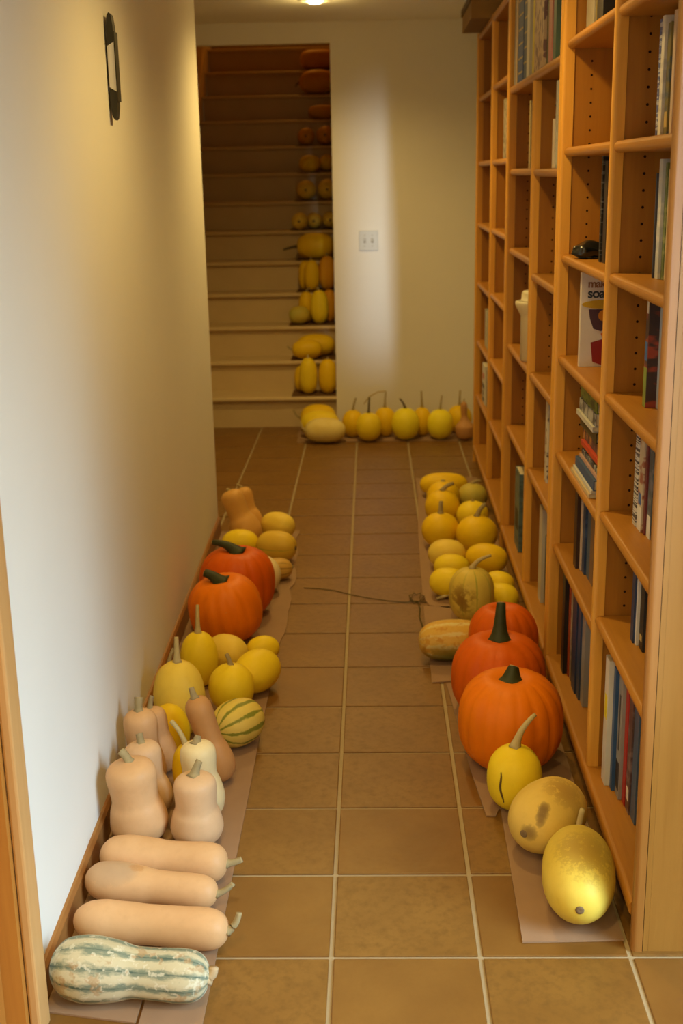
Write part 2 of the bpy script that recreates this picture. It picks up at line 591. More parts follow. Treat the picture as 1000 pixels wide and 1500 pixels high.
M_GLASS = glass_mat()
M_FRAME = plain('window_frame_paint', (0.75, 0.73, 0.68, 1), 0.4, 0.4, 0.04)
bm = bmesh.new()
for (ya, yb, za, zb) in ((WY0, WY1, WZ0, WZ0 + .05), (WY0, WY1, WZ1 - .05, WZ1), (WY0, WY0 + .05, WZ0, WZ1), (WY1 - .05, WY1, WZ0, WZ1), (-1.625, -1.575, WZ0, WZ1)):
    add_box(bm, 2.93, 2.97, ya, yb, za, zb)
w1 = label_struct(bm_obj('window_1', bm, M_FRAME), 'wide white framed window of the near room', 'window')
box_obj('pane', 2.947, 2.953, WY0 + .05, -1.625, WZ0 + .05, WZ1 - .05, M_GLASS, w1)
box_obj('pane', 2.947, 2.953, -1.575, WY1 - .05, WZ0 + .05, WZ1 - .05, M_GLASS, w1)
bm = bmesh.new()
for (xa, xb, za, zb) in ((VX0, VX1, VZ0, VZ0 + .01), (VX0, VX1, VZ1 - .01, VZ1), (VX0, VX0 + .008, VZ0, VZ1), (VX1 - .008, VX1, VZ0, VZ1)):
    add_box(bm, xa, xb, -5.57, -5.53, za, zb)
w2 = label_struct(bm_obj('window_2', bm, M_FRAME), 'unseen slot window added behind the viewpoint for the end wall beam', 'window')
box_obj('pane', VX0 + .008, VX1 - .008, -5.553, -5.547, VZ0 + .01, VZ1 - .01, M_GLASS, w2)

# baseboard along the left wall
bm = bmesh.new()
vs = []
ya, yb, th, hh = DY1 + 0.065, 3.10, 0.012, 0.075
prof = [(0.0, 0.0), (th, 0.0), (th, hh - 0.010), (th * 0.5, hh - 0.002), (0.0, hh)]
ra = [bm.verts.new((LW0 + LWS * ya + dx, ya, z)) for dx, z in prof]
rb = [bm.verts.new((LW0 + LWS * yb + dx, yb, z)) for dx, z in prof]
for i in range(len(prof)):
    j = (i + 1) % len(prof)
    bm.faces.new((ra[i], ra[j], rb[j], rb[i]))
bm.faces.new(ra)
bm.faces.new(rb[::-1])
label_struct(bm_obj('baseboard_left', bm, M_BASEB), 'brown wooden baseboard along the left wall', 'baseboard')

# door in the left wall, nearest the viewpoint
d1 = thing('door_1', 'orange brown wooden door with pale casing at the lower left', 'door', (LW0 + LWS * -0.7, 0, 0), (0, 0, -LWS))
d1['kind'] = 'structure'
box_obj('leaf', -0.075, -0.035, DY0 + 0.022, DY1 - 0.022, 0.008, DZ - 0.022, M_DOOR, d1, 0.003)
for (ya, yb, za, zb) in ((DY0, DY0 + 0.02, 0, DZ), (DY1 - 0.02, DY1, 0, DZ), (DY0 + 0.02, DY1 - 0.02, DZ - 0.02, DZ)):
    box_obj('jamb', -0.128, 0.0, ya, yb, za, zb, M_DOOR, d1)
for (ya, yb, za, zb) in ((DY1 - 0.004, DY1 + 0.062, 0, DZ + 0.062), (DY0 - 0.062, DY0 + 0.004, 0, DZ + 0.062), (DY0 + 0.004, DY1 - 0.004, DZ - 0.004, DZ + 0.062)):
    box_obj('casing', 0.001, 0.021, ya, yb, za, zb, M_TRIM, d1, 0.005, 2)
for (za, zb) in ((0.2, 0.95), (1.1, 1.85)):
    box_obj('panel', -0.036, -0.030, DY0 + 0.14, DY1 - 0.14, za, zb, M_DOOR, d1, 0.004)
kn = lathe_obj('knob', [(0.010, 0), (0.010, 0.03), (0.026, 0.045), (0.028, 0.06), (0.018, 0.072)], plain('brass', (0.5, 0.34, 0.10, 1), 0.3, 0.6), d1, 16)
kn.location = (-0.035, DY0 + 0.09, 0.98)
kn.rotation_euler = (0, math.pi / 2, 0)

# ------------------------------------------------------------------ staircase
NSTEP = 15
st = thing('staircase', 'pale painted wooden staircase rising beyond the end wall', 'stairs', ((SX0 + SX1) / 2, STAIR0, 0))
hw = (SX1 - SX0) / 2 - 0.003
tread_me = riser_me = None
for k in range(NSTEP):
    if k == 0:
        bm = bmesh.new()
        prism(bm, [(p[0], p[1]) for p in bullnose(0.0, RUN + 0.045, -0.028, 0.0, 0.013)], 'x', -hw, hw)
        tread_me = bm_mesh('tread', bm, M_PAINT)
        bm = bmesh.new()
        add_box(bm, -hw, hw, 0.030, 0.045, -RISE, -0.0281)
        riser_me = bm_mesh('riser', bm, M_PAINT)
    for nm, me in (('tread', tread_me), ('riser', riser_me)):
        o = bpy.data.objects.new(nm, me)
        o.location = (0, k * RUN, (k + 1) * RISE)
        link(o, st)
zt = NSTEP * RISE
y_end = STAIR0 + NSTEP * RUN
sk = bmesh.new()
hz = 0.10
ol = [(STAIR0 + 0.02, 0.0), (STAIR0 + 0.02, RISE + hz), (STAIR0 + (NSTEP - 1) * RUN, NSTEP * RISE + hz), (y_end, NSTEP * RISE + hz), (y_end, NSTEP * RISE - 0.3)]
prism(sk, ol, 'x', SX0 - 0.022, SX0 - 0.001)
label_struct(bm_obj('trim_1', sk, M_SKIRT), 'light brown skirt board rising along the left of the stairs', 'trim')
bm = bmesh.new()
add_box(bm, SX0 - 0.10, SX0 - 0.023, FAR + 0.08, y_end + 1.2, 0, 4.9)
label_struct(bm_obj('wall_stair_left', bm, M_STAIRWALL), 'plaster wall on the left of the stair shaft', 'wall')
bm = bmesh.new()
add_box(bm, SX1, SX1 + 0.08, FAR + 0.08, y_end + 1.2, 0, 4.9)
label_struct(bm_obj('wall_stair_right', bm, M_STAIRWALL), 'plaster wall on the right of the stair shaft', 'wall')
bm = bmesh.new()
add_box(bm, SX0 - 0.10, SX1 + 0.08, y_end + 1.2, y_end + 1.3, 0, 4.9)
label_struct(bm_obj('wall_stair_top', bm, M_STAIRWALL), 'plaster wall at the head of the stairs', 'wall')
bm = bmesh.new()
add_box(bm, SX0 - 0.10, SX1 + 0.08, FAR, y_end + 1.3, 4.9, 5.0)
add_box(bm, SX0 - 0.10, SX1 + 0.08, FAR, FAR + 0.08, CEIL + 0.1, 4.9)
label_struct(bm_obj('ceiling_stair', bm, M_STAIRWALL), 'ceiling over the stair shaft', 'ceiling')
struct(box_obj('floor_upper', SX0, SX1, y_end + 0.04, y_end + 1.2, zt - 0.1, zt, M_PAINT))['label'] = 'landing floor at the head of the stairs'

# dark cardboard mats under the squashes on the treads
SPAN = {1: (-.415, -.125), 2: (-.43, -.125), 3: (-.45, -.125), 4: (-.41, -.125), 5: (-.42, -.125), 6: (-.47, -.125), 7: (-.45, -.125), 8: (-.44, -.125), 9: (-.46, -.125), 10: (-.45, -.125), 11: (-.45, -.125), 12: (-.45, -.125)}
ORDN = ['', 'lowest', 'second', 'third', 'fourth', 'fifth', 'sixth', 'seventh', 'eighth', 'ninth', 'tenth', 'eleventh', 'twelfth']
for k, (xa, xb) in SPAN.items():
    y0 = STAIR0 + RUN * (k - 1) + 0.018
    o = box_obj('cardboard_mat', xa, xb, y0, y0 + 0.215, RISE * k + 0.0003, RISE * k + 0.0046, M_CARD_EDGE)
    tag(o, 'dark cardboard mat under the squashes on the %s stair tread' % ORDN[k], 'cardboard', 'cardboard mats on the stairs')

# ------------------------------------------------------------------ recessed downlights
M_BULB = bpy.data.materials.new('lamp_bulb_glow')
M_BULB.use_nodes = True
_b = M_BULB.node_tree.nodes['Principled BSDF']
_b.inputs['Emission Color'].default_value = (1.0, 0.72, 0.38, 1)
_b.inputs['Emission Strength'].default_value = 6.0
M_RING = plain('lamp_trim_white', (0.78, 0.76, 0.70, 1), 0.4, 0.4, 0.03)
for i, (x, y, pw) in enumerate(DOWNLIGHTS):
    t = thing('downlight', ('round ceiling downlight before the stair opening', 'unseen ceiling downlight added over the far yellow squashes of the right row', 'round ceiling downlight over the right pumpkins', 'round ceiling downlight over the near room beside the door', 'unseen ceiling downlight added behind the viewpoint')[i], 'lamp', (x, y, CEIL), group='ceiling downlights')
    lathe_obj('trim_ring', [(0.052, -0.0005), (0.052, -0.012), (0.075, -0.012), (0.088, -0.006), (0.090, -0.0005)], M_RING, t, 32)
    lathe_obj('bulb', [(0.010, -0.001), (0.040, -0.002), (0.044, -0.010), (0.030, -0.022), (0.006, -0.026)], M_BULB, t, 20)
    ld = bpy.data.lights.new('downlight_lamp', 'SPOT')
    ld.energy = pw
    ld.color = WARM
    ld.spot_size = math.radians(150)
    ld.spot_blend = 0.9
    ld.shadow_soft_size = 0.045
    lo = bpy.data.objects.new('downlight_lamp', ld)
    lo.location = (0, 0, -0.075)
    link(lo, t)
    gd = bpy.data.lights.new('ceiling_fill', 'POINT')  # extra fill added below each downlight to brighten the ceiling
    gd.energy = pw * 0.035
    gd.color = WARM
    gd.shadow_soft_size = 0.03
    go = bpy.data.objects.new('ceiling_fill', gd)
    go.location = (0, 0, -0.11)
    link(go, t)

t = thing('added_pendant', 'unseen pendant lamp added over the upper landing to warm the stairs', 'lamp', (UPSTAIRS_FILL[0], UPSTAIRS_FILL[1], 4.9))
tube('cord', [(0, 0, -0.001), (0, 0, -0.40)], [0.003, 0.003], M_DARK, t, 6)
lathe_obj('shade', [(0.025, -0.40), (0.045, -0.42), (0.10, -0.50), (0.12, -0.56)], M_RING, t, 24)
ld = bpy.data.lights.new('stair_fill_light', 'POINT')
ld.energy = UPSTAIRS_FILL[3]
ld.color = (1.0, 0.48, 0.06)
ld.shadow_soft_size = 0.05
lo = bpy.data.objects.new('stair_fill_light', ld)
lo.location = (0, 0, -0.62)
link(lo, t)

# ------------------------------------------------------------------ bookcases
UP_T = 0.021      # thickness of an upright
DEPTH = 0.30
TOPZ = 2.22
BASEZ = 0.10
UNITS = [
    ('near bookcase of orange brown oak, its plain end panel facing the viewpoint', 0.0145, 1.404, 0.645, None,
     [[1.885, 1.607, 1.322, 1.05, 0.768, 0.503], [1.89, 1.608, 1.317, 1.03, 0.745, 0.46]]),
    ('middle oak bookcase with one full width shelf of tall books at the top', 1.406, 2.848, 2.085, 1.862,
     [[1.553, 1.21, 0.872, 0.53], [1.556, 1.253, 0.871, 0.534]]),
    ('far oak bookcase nearest the stairs, mostly empty shelves', 2.850, 4.450, 3.650, None,
     [[1.923, 1.60, 1.295, 1.0, 0.69, 0.393], [1.917, 1.60, 1.29, 0.985, 0.676, 0.381]]),
]


def upright(root, y, z0, z1, proud=0.0, end=False, peg_side=(-1,), name='upright'):
    up = box_obj(name, 0.028, DEPTH, y - UP_T / 2, y + UP_T / 2, z0, z1, M_END if end else M_WOODZ, root)
    # the outer face of the end panel runs further forward, up to a dark joint behind a narrower strip
    x_end = 0.0155 if end else 0.0275
    if end:
        box_obj('panel_front', 0.0175, 0.0278, y - UP_T / 2, y + UP_T / 2, z0, z1, M_END, up)
        box_obj('joint', 0.0156, 0.0174, y - UP_T / 2 + 0.0015, y + UP_T / 2 - 0.0015, z0, z1, M_DARK, up)
    st_ = prism_obj('edge_strip', bullnose(-proud, x_end, y - UP_T / 2 - 0.003, y + UP_T / 2 + 0.003, 0.010), 'z', z0, z1, M_EDGE_END if end else M_EDGE, up)
    for s in peg_side:
        bm = bmesh.new()
        for xo in (0.075, 0.245):
            z = z0 + 0.14
            while z < z1 - 0.08:
                vs = []
                for k in range(8):
                    a = 2 * math.pi * k / 8
                    vs.append(bm.verts.new((xo + 0.0032 * math.cos(a), y + s * (UP_T / 2 + 0.0004), z + 0.0032 * math.sin(a))))
                bm.faces.new(vs)
                z += 0.036
        o = bm_obj('peg_hole', bm, M_PEG, up)
        o['kind'] = 'stuff'
    return up


for (lab, ya, yb, ym, fixed, cols) in UNITS:
    root = thing('bookcase', lab, 'bookcase', (0.620, 0, 0), (0, 0, -SKEW), 'bookcases along the right wall')
    first, last = ya == UNITS[0][1], yb == UNITS[-1][2]
    y0, y1 = ya + UP_T / 2 + 0.0035, yb - UP_T / 2 - 0.0035
    upright(root, y0, 0.0, TOPZ, 0.006, end=first, peg_side=(1,))
    upright(root, y1, 0.0, TOPZ, 0.006, peg_side=(-1,))
    upright(root, ym, BASEZ + 0.0005, (fixed - 0.029) if fixed else TOPZ, 0.0, peg_side=(-1, 1))
    a, b = ya + UP_T + 0.007, yb - UP_T - 0.007
    prism_obj('top_board', bullnose(-0.002, DEPTH, TOPZ - 0.03, TOPZ, 0.012), 'y', a, b, M_WOODY, root)
    prism_obj('base_shelf', bullnose(-0.010, DEPTH, BASEZ - 0.032, BASEZ, 0.012), 'y', a, b, M_WOODY, root)
    box_obj('toe_kick', 0.055, 0.075, a, b, 0.001, BASEZ - 0.033, M_DARK, root)
    box_obj('back_panel', DEPTH + 0.0005, DEPTH + 0.010, ya, yb, 0.001, TOPZ, M_BACK, root)
    if fixed:
        prism_obj('fixed_shelf', bullnose(0.0, DEPTH, fixed - 0.028, fixed, 0.012), 'y', a, b, M_WOODY, root)
    for (ca, cb), zs in zip(((a, ym - UP_T / 2 - 0.0035), (ym + UP_T / 2 + 0.0035, b)), cols):
        for z in zs:
            prism_obj('shelf', bullnose(0.006, DEPTH - 0.002, z - 0.025, z, 0.0115), 'y', ca, cb, M_WOODY, root)
            for xo in (0.075, 0.245):
                pass

# ------------------------------------------------------------------ books
M_PAGES = plain('book_pages', (0.66, 0.58, 0.42, 1), 0.8, 0.1, 0.08, 200)


def cover_mat(base, band=None, lo=0.5, hi=0.62, stretch=(6, 6, 14), rough=0.45):
    key = 'cover_%s_%s_%s_%s' % (base, band, lo, stretch)
    if key in _mats:
        return _mats[key]
    t = NT('book_cover', rough, 0.4)
    b = (base[0], base[1], base[2], 1)
    if band:
        n = t.noise(3.0, 2, 0.5, stretch=stretch)
        c = t.mix(t.ramp(n, lo, hi), b, (band[0], band[1], band[2], 1))
    else:
        n = t.noise(20)
        c = t.mix(n, dim(b, 0.9), dim(b, 1.1))
    _mats[key] = t.color(c)
    return _mats[key]


BOOKG = 'books on the oak shelves'


def book(y, off, z, th, h, dp, mat, label, name='book', lean=0.0, prints=()):
    """upright book: spine faces the aisle (-X); y is the far side of its thickness; prints = (z0, z1, inset, material) spine panels"""
    r = thing(name, label, 'book', (bx(off, y), y, z + 0.0006), (lean, 0, -SKEW), BOOKG)
    c = 0.0022
    bm = bmesh.new()
    add_box(bm, 0, dp, -th, -th + c, 0, h, 0.0006)
    add_box(bm, 0, dp, -c, 0, 0, h, 0.0006)
    add_box(bm, 0, 0.003, -th + c, -c, 0, h)
    bm_obj('cover', bm, mat, r)
    box_obj('page_block', 0.0032, dp - 0.004, -th + c + 0.0002, -c - 0.0002, 0.003, h - 0.003, M_PAGES, r)
    for (za, zb, ins, pm) in prints:
        box_obj('spine_print', -0.0006, 0.0002, -th + ins, -ins, za, zb, pm, r)
    return r


WHT, CRM, BLK = (0.62, 0.60, 0.54), (0.62, 0.50, 0.30), (0.012, 0.011, 0.011)
NAV, SLT, GRN, RED, GRY = (0.020, 0.040, 0.10), (0.06, 0.10, 0.16), (0.10, 0.14, 0.04), (0.42, 0.03, 0.025), (0.30, 0.30, 0.28)
PRT = {'dark': plain('print_dark', (0.03, 0.03, 0.035, 1), 0.5, 0.3), 'gold': plain('print_gold', (0.50, 0.36, 0.12, 1), 0.5, 0.4), 'white': plain('print_white', (0.66, 0.63, 0.56, 1), 0.5, 0.3),
       'yellow': plain('print_yellow', (0.72, 0.60, 0.02, 1), 0.5, 0.3), 'red': plain('print_red', (0.50, 0.04, 0.03, 1), 0.5, 0.3), 'green': plain('print_green', (0.20, 0.26, 0.05, 1), 0.5, 0.3),
       'blue': plain('print_blue', (0.05, 0.12, 0.32, 1), 0.5, 0.3)}


def row(y, z, items, gap=0.0012):
    """items: (thickness, height, offset, material, label, prints) laid from the far end towards the viewpoint"""
    for (th, h, off, mat, label, prints) in items:
        book(y, off, z, th, h, 0.19 if h > 0.2 else 0.15, mat, label, prints=prints)
        y -= th + gap


# near bookcase, near column, from the base up
row(0.575, BASEZ, [
    (0.043, 0.325, 0.026, cover_mat(WHT), 'white ring binder with a yellow mark at the bottom of the near bookcase', [(0.17, 0.23, 0.008, PRT['yellow'])]),
    (0.024, 0.315, 0.038, cover_mat((0.03, 0.08, 0.20)), 'blue spined book next to the white binder on the bottom shelf', []),
    (0.044, 0.31, 0.046, cover_mat(GRY), 'grey spined book with black lettered foot on the bottom shelf', [(0.02, 0.09, 0.004, PRT['dark']), (0.12, 0.26, 0.017, PRT['dark'])]),
    (0.030, 0.30, 0.054, cover_mat(RED), 'red spined book on the bottom shelf of the near bookcase', []),
    (0.040, 0.30, 0.056, cover_mat((0.10, 0.055, 0.05), (0.22, 0.15, 0.14)), 'dark maroon book beside the red one on the bottom shelf', [(0.03, 0.06, 0.008, PRT['white'])]),
    (0.045, 0.29, 0.06, cover_mat(SLT), 'slate book behind the end post on the bottom shelf', []),
])
row(0.480, 0.503, [
    (0.030, 0.235, 0.060, cover_mat(NAV), 'navy book first in the row on the second shelf up', []),
    (0.013, 0.228, 0.064, cover_mat(WHT), 'thin white book beside the navy one on the second shelf up', []),
    (0.040, 0.225, 0.070, cover_mat(BLK), 'black book with a red square on the second shelf up', [(0.15, 0.185, 0.008, PRT['red']), (0.02, 0.035, 0.010, PRT['gold'])]),
    (0.036, 0.22, 0.078, cover_mat(WHT, (0.45, 0.44, 0.42)), 'off white book beside the black one on the second shelf up', []),
    (0.050, 0.23, 0.075, cover_mat(SLT), 'slate book by the end post on the second shelf up', []),
])
row(0.525, 0.768, [
    (0.034, 0.245, 0.062, cover_mat(WHT, (0.05, 0.05, 0.06), 0.5, 0.52, (1, 1, 60)), 'spiral bound white notebook with black coil on the third shelf up', []),
    (0.046, 0.24, 0.064, cover_mat((0.50, 0.42, 0.30), (0.28, 0.10, 0.06), 0.52, 0.60), 'pale book with red and blue pictures beside the spiral notebook', [(0.0, 0.055, 0.003, PRT['white']), (0.06, 0.085, 0.01, PRT['blue'])]),
    (0.018, 0.23, 0.068, cover_mat((0.13, 0.02, 0.02)), 'thin dark red book on the third shelf up', []),
    (0.036, 0.235, 0.072, cover_mat((0.07, 0.09, 0.10), (0.16, 0.16, 0.18)), 'dark grey book with white foot on the third shelf up', [(0.0, 0.05, 0.002, PRT['white'])]),
    (0.040, 0.23, 0.078, cover_mat((0.30, 0.08, 0.08)), 'reddish book by the end post on the third shelf up', []),
])
row(0.470, 1.05, [
    (0.030, 0.24, 0.060, cover_mat((0.05, 0.03, 0.03), (0.28, 0.05, 0.03), 0.5, 0.6), 'dark picture spined magazine with green foot on the fourth shelf up', [(0.0, 0.085, 0.001, PRT['green']), (0.10, 0.14, 0.003, PRT['blue']), (0.20, 0.225, 0.008, PRT['white'])]),
    (0.018, 0.245, 0.082, cover_mat((0.40, 0.45, 0.50)), 'pale blue white booklet on the fourth shelf up', []),
    (0.022, 0.24, 0.086, cover_mat((0.30, 0.34, 0.40), (0.55, 0.55, 0.55)), 'blue grey streaked booklet on the fourth shelf up', []),
    (0.045, 0.235, 0.090, cover_mat((0.10, 0.13, 0.06)), 'dark green book by the end post on the fourth shelf up', []),
])
row(0.488, 1.322, [
    (0.008, 0.215, 0.070, cover_mat((0.05, 0.05, 0.07)), 'thin dark booklet first on the fifth shelf up', []),
    (0.030, 0.243, 0.074, cover_mat((0.46, 0.48, 0.48), (0.62, 0.60, 0.55)), 'tall grey white book on the fifth shelf up', []),
    (0.020, 0.235, 0.080, cover_mat(GRN, (0.26, 0.28, 0.12)), 'green spined book beside the tall grey white one', []),
    (0.014, 0.222, 0.082, cover_mat(CRM), 'narrow cream book between two green ones on the fifth shelf up', []),
    (0.034, 0.24, 0.086, cover_mat((0.07, 0.11, 0.04), (0.2, 0.2, 0.12)), 'dark green book beside the narrow cream one', [(0.21, 0.23, 0.006, PRT['red'])]),
    (0.040, 0.235, 0.09, cover_mat(SLT), 'slate book by the end post on the fifth shelf up', []),
])
row(0.520, 1.607, [
    (0.020, 0.232, 0.070, cover_mat((0.06, 0.08, 0.22), (0.45, 0.46, 0.52), 0.5, 0.56, (4, 4, 40)), 'blue spined book with white lettering on the highest visible near shelf', []),
    (0.026, 0.236, 0.070, cover_mat(WHT, (0.48, 0.46, 0.42)), 'white spined book on the highest visible near shelf', []),
    (0.030, 0.22, 0.076, cover_mat((0.16, 0.13, 0.04), (0.06, 0.08, 0.10)), 'olive and dark striped book on the highest visible near shelf', [(0.02, 0.05, 0.004, PRT['gold'])]),
    (0.022, 0.24, 0.080, cover_mat((0.55, 0.42, 0.30)), 'beige book beside the olive striped one', []),
    (0.034, 0.23, 0.084, cover_mat((0.40, 0.12, 0.07)), 'brick red book behind the end post on the highest visible near shelf', []),
])
# near bookcase, far column
row(1.262, BASEZ, [
    (0.042, 0.315, 0.024, cover_mat(BLK), 'thick black book at the far end of the bottom shelf', []),
    (0.018, 0.30, 0.036, cover_mat((0.34, 0.06, 0.015)), 'rust red book on the bottom shelf of the far column', []),
    (0.028, 0.295, 0.040, cover_mat((0.40, 0.34, 0.24), (0.2, 0.18, 0.14)), 'beige lettered book on the bottom shelf of the far column', []),
    (0.034, 0.30, 0.040, cover_mat(BLK), 'black book between the beige and navy ones on the bottom shelf', []),
    (0.060, 0.325, 0.036, cover_mat(NAV), 'wide navy book on the bottom shelf of the far column', []),
    (0.045, 0.32, 0.040, cover_mat((0.035, 0.065, 0.14)), 'navy book nearest the divider on the bottom shelf', []),
    (0.045, 0.32, 0.045, cover_mat(GRY), 'grey book hidden by the divider on the bottom shelf', []),
])
row(1.172, 0.46, [
    (0.045, 0.235, 0.036, cover_mat((0.035, 0.014, 0.008)), 'brown black book first on the second shelf of the far column', []),
    (0.014, 0.232, 0.046, cover_mat((0.60, 0.46, 0.32)), 'thin cream book beside the brown black one', []),
    (0.038, 0.23, 0.050, cover_mat(NAV, (0.05, 0.08, 0.16)), 'navy book on the second shelf of the far column', []),
    (0.052, 0.225, 0.056, cover_mat(SLT), 'slate blue book on the second shelf of the far column', []),
    (0.050, 0.23, 0.056, cover_mat((0.18, 0.10, 0.05)), 'brown book hidden by the divider on the second shelf', []),
])


def flat_book(y1, off, z, th, ln, wd, mat, label, rz=0.0):
    r = thing('book', label, 'book', (bx(off, y1), y1, z + 0.0006), (0, 0, -SKEW + rz), 'books lying flat in a pile')
    c = 0.0018
    bm = bmesh.new()
    add_box(bm, 0, wd, -ln, 0, 0, c, 0.0005)
    add_box(bm, 0, wd, -ln, 0, th - c, th, 0.0005)
    add_box(bm, 0, 0.003, -ln, 0, c, th - c)
    bm_obj('cover', bm, mat, r)
    box_obj('page_block', 0.0032, wd - 0.004, -ln + 0.003, -0.003, c + 0.0002, th - c - 0.0002, M_PAGES, r)
    return r


zp = 0.745
for (th, off, y1, ln, mat, lab) in [
        (0.011, 0.014, 1.130, 0.30, cover_mat((0.62, 0.48, 0.26)), 'cream booklet at the bottom of the flat pile'),
        (0.009, 0.018, 1.115, 0.29, cover_mat((0.60, 0.58, 0.54)), 'white booklet second from the bottom of the flat pile'),
        (0.026, 0.022, 1.105, 0.29, cover_mat((0.045, 0.09, 0.20)), 'blue book low in the flat pile'),
        (0.010, 0.030, 1.090, 0.28, cover_mat((0.50, 0.30, 0.24)), 'pinkish booklet in the middle of the flat pile'),
        (0.014, 0.034, 1.080, 0.28, cover_mat((0.40, 0.42, 0.40), (0.02, 0.02, 0.04), 0.45, 0.5, (3, 20, 3)), 'black and white booklet in the middle of the flat pile'),
        (0.008, 0.040, 1.075, 0.27, cover_mat((0.58, 0.50, 0.22)), 'pale yellow booklet in the flat pile'),
        (0.014, 0.032, 1.085, 0.28, cover_mat((0.50, 0.055, 0.02)), 'bright red book on the flat pile'),
        (0.030, 0.040, 1.100, 0.26, cover_mat((0.08, 0.03, 0.04), (0.45, 0.20, 0.06), 0.5, 0.6, (4, 10, 4)), 'dark book with orange picture spine on the flat pile'),
        (0.026, 0.034, 1.120, 0.25, cover_mat((0.07, 0.05, 0.02)), 'black topped book in the flat pile'),
        (0.014, 0.026, 1.140, 0.26, cover_mat((0.52, 0.50, 0.44)), 'white booklet above the dark books of the flat pile'),
        (0.032, 0.032, 1.130, 0.25, cover_mat((0.40, 0.39, 0.36), (0.06, 0.06, 0.07), 0.5, 0.56, (3, 16, 8)), 'grey book with black lettering near the top of the flat pile'),
        (0.034, 0.034, 1.125, 0.25, cover_mat((0.16, 0.20, 0.03), (0.05, 0.06, 0.02), 0.5, 0.6), 'olive green book topping the flat pile')]:
    flat_book(y1, off, zp, th, ln, 0.20, mat, lab)
    zp += th + 0.0012

# book whose front cover faces the viewpoint
cb = book(1.172, 0.030, 1.03, 0.022, 0.252, 0.20, cover_mat((0.66, 0.60, 0.55)), 'white soap making book with its front cover facing out beside the divider')


def flat_poly(name, pts, m, parent, y=-0.0225, t=0.0006):
    bm = bmesh.new()
    prism(bm, pts, 'y', y - t, y)
    return bm_obj(name, bm, m, parent)


def ell(cx, cz, rx, rz, n=18):
    return [(cx + rx * math.cos(2 * math.pi * k / n), cz + rz * math.sin(2 * math.pi * k / n)) for k in range(n)]


SH = lambda pts: [(x - 0.015, z) for x, z in pts]
flat_poly('cover_picture', SH(ell(0.075, 0.168, 0.058, 0.012)), plain('print_ochre', (0.55, 0.34, 0.02, 1)), cb)
flat_poly('cover_picture', SH([(0.036, 0.155), (0.100, 0.155), (0.103, 0.135), (0.092, 0.105), (0.070, 0.096), (0.050, 0.103), (0.040, 0.130)]), plain('print_plum', (0.07, 0.03, 0.05, 1)), cb)
flat_poly('cover_picture', SH(ell(0.076, 0.138, 0.014, 0.015)), plain('print_orange', (0.58, 0.20, 0.01, 1)), cb, -0.0232)
flat_poly('cover_picture', SH([(0.070, 0.090), (0.115, 0.104), (0.120, 0.070), (0.078, 0.070)]), plain('print_orange_red', (0.50, 0.10, 0.02, 1)), cb)
flat_poly('cover_picture', SH([(0.044, 0.066), (0.080, 0.076), (0.120, 0.070), (0.118, 0.012), (0.080, 0.002), (0.050, 0.014)]), plain('print_crimson', (0.26, 0.015, 0.02, 1)), cb, -0.0232)
for (txt, x, z, size, m) in (('making', 0.017, 0.213, 0.030, plain('print_brown', (0.26, 0.12, 0.06, 1))), ('soap', 0.017, 0.186, 0.036, plain('print_ink', (0.03, 0.045, 0.07, 1)))):
    cu = bpy.data.curves.new('cover_title', 'FONT')
    cu.body = txt
    cu.size = size
    cu.space_character = 0.92
    cu.extrude = 0.0003
    cu.offset = 0.0008
    cu.materials.append(m)
    tmp = bpy.data.objects.new('cover_title_curve', cu)
    COL.objects.link(tmp)
    bpy.context.view_layer.update()
    me = bpy.data.meshes.new_from_object(tmp.evaluated_get(bpy.context.evaluated_depsgraph_get()))
    bpy.data.objects.remove(tmp)
    fo = bpy.data.objects.new('cover_title', me)
    fo.location = (x, -0.0226, z)
    fo.rotation_euler = (math.pi / 2, 0, 0)
    link(fo, cb)

row(1.055, 1.317, [(0.020, 0.262, 0.055, cover_mat(BLK, (0.12, 0.12, 0.12), 0.55, 0.6, (3, 3, 40)), 'black book standing beside the glossy black lump', []),
                   (0.040, 0.25, 0.06, cover_mat((0.05, 0.035, 0.03)), 'dark brown book hidden by the divider', [])])
row(1.345, 1.89, [(0.12, 0.20, 0.050, cover_mat((0.40, 0.36, 0.28)), 'thick pale grey album high on the far column', []),
                  (0.014, 0.22, 0.055, cover_mat((0.30, 0.22, 0.05)), 'thin mustard book high on the far column', []),
                  (0.090, 0.24, 0.055, cover_mat((0.02, 0.02, 0.025)), 'thick black book high on the far column', [])])

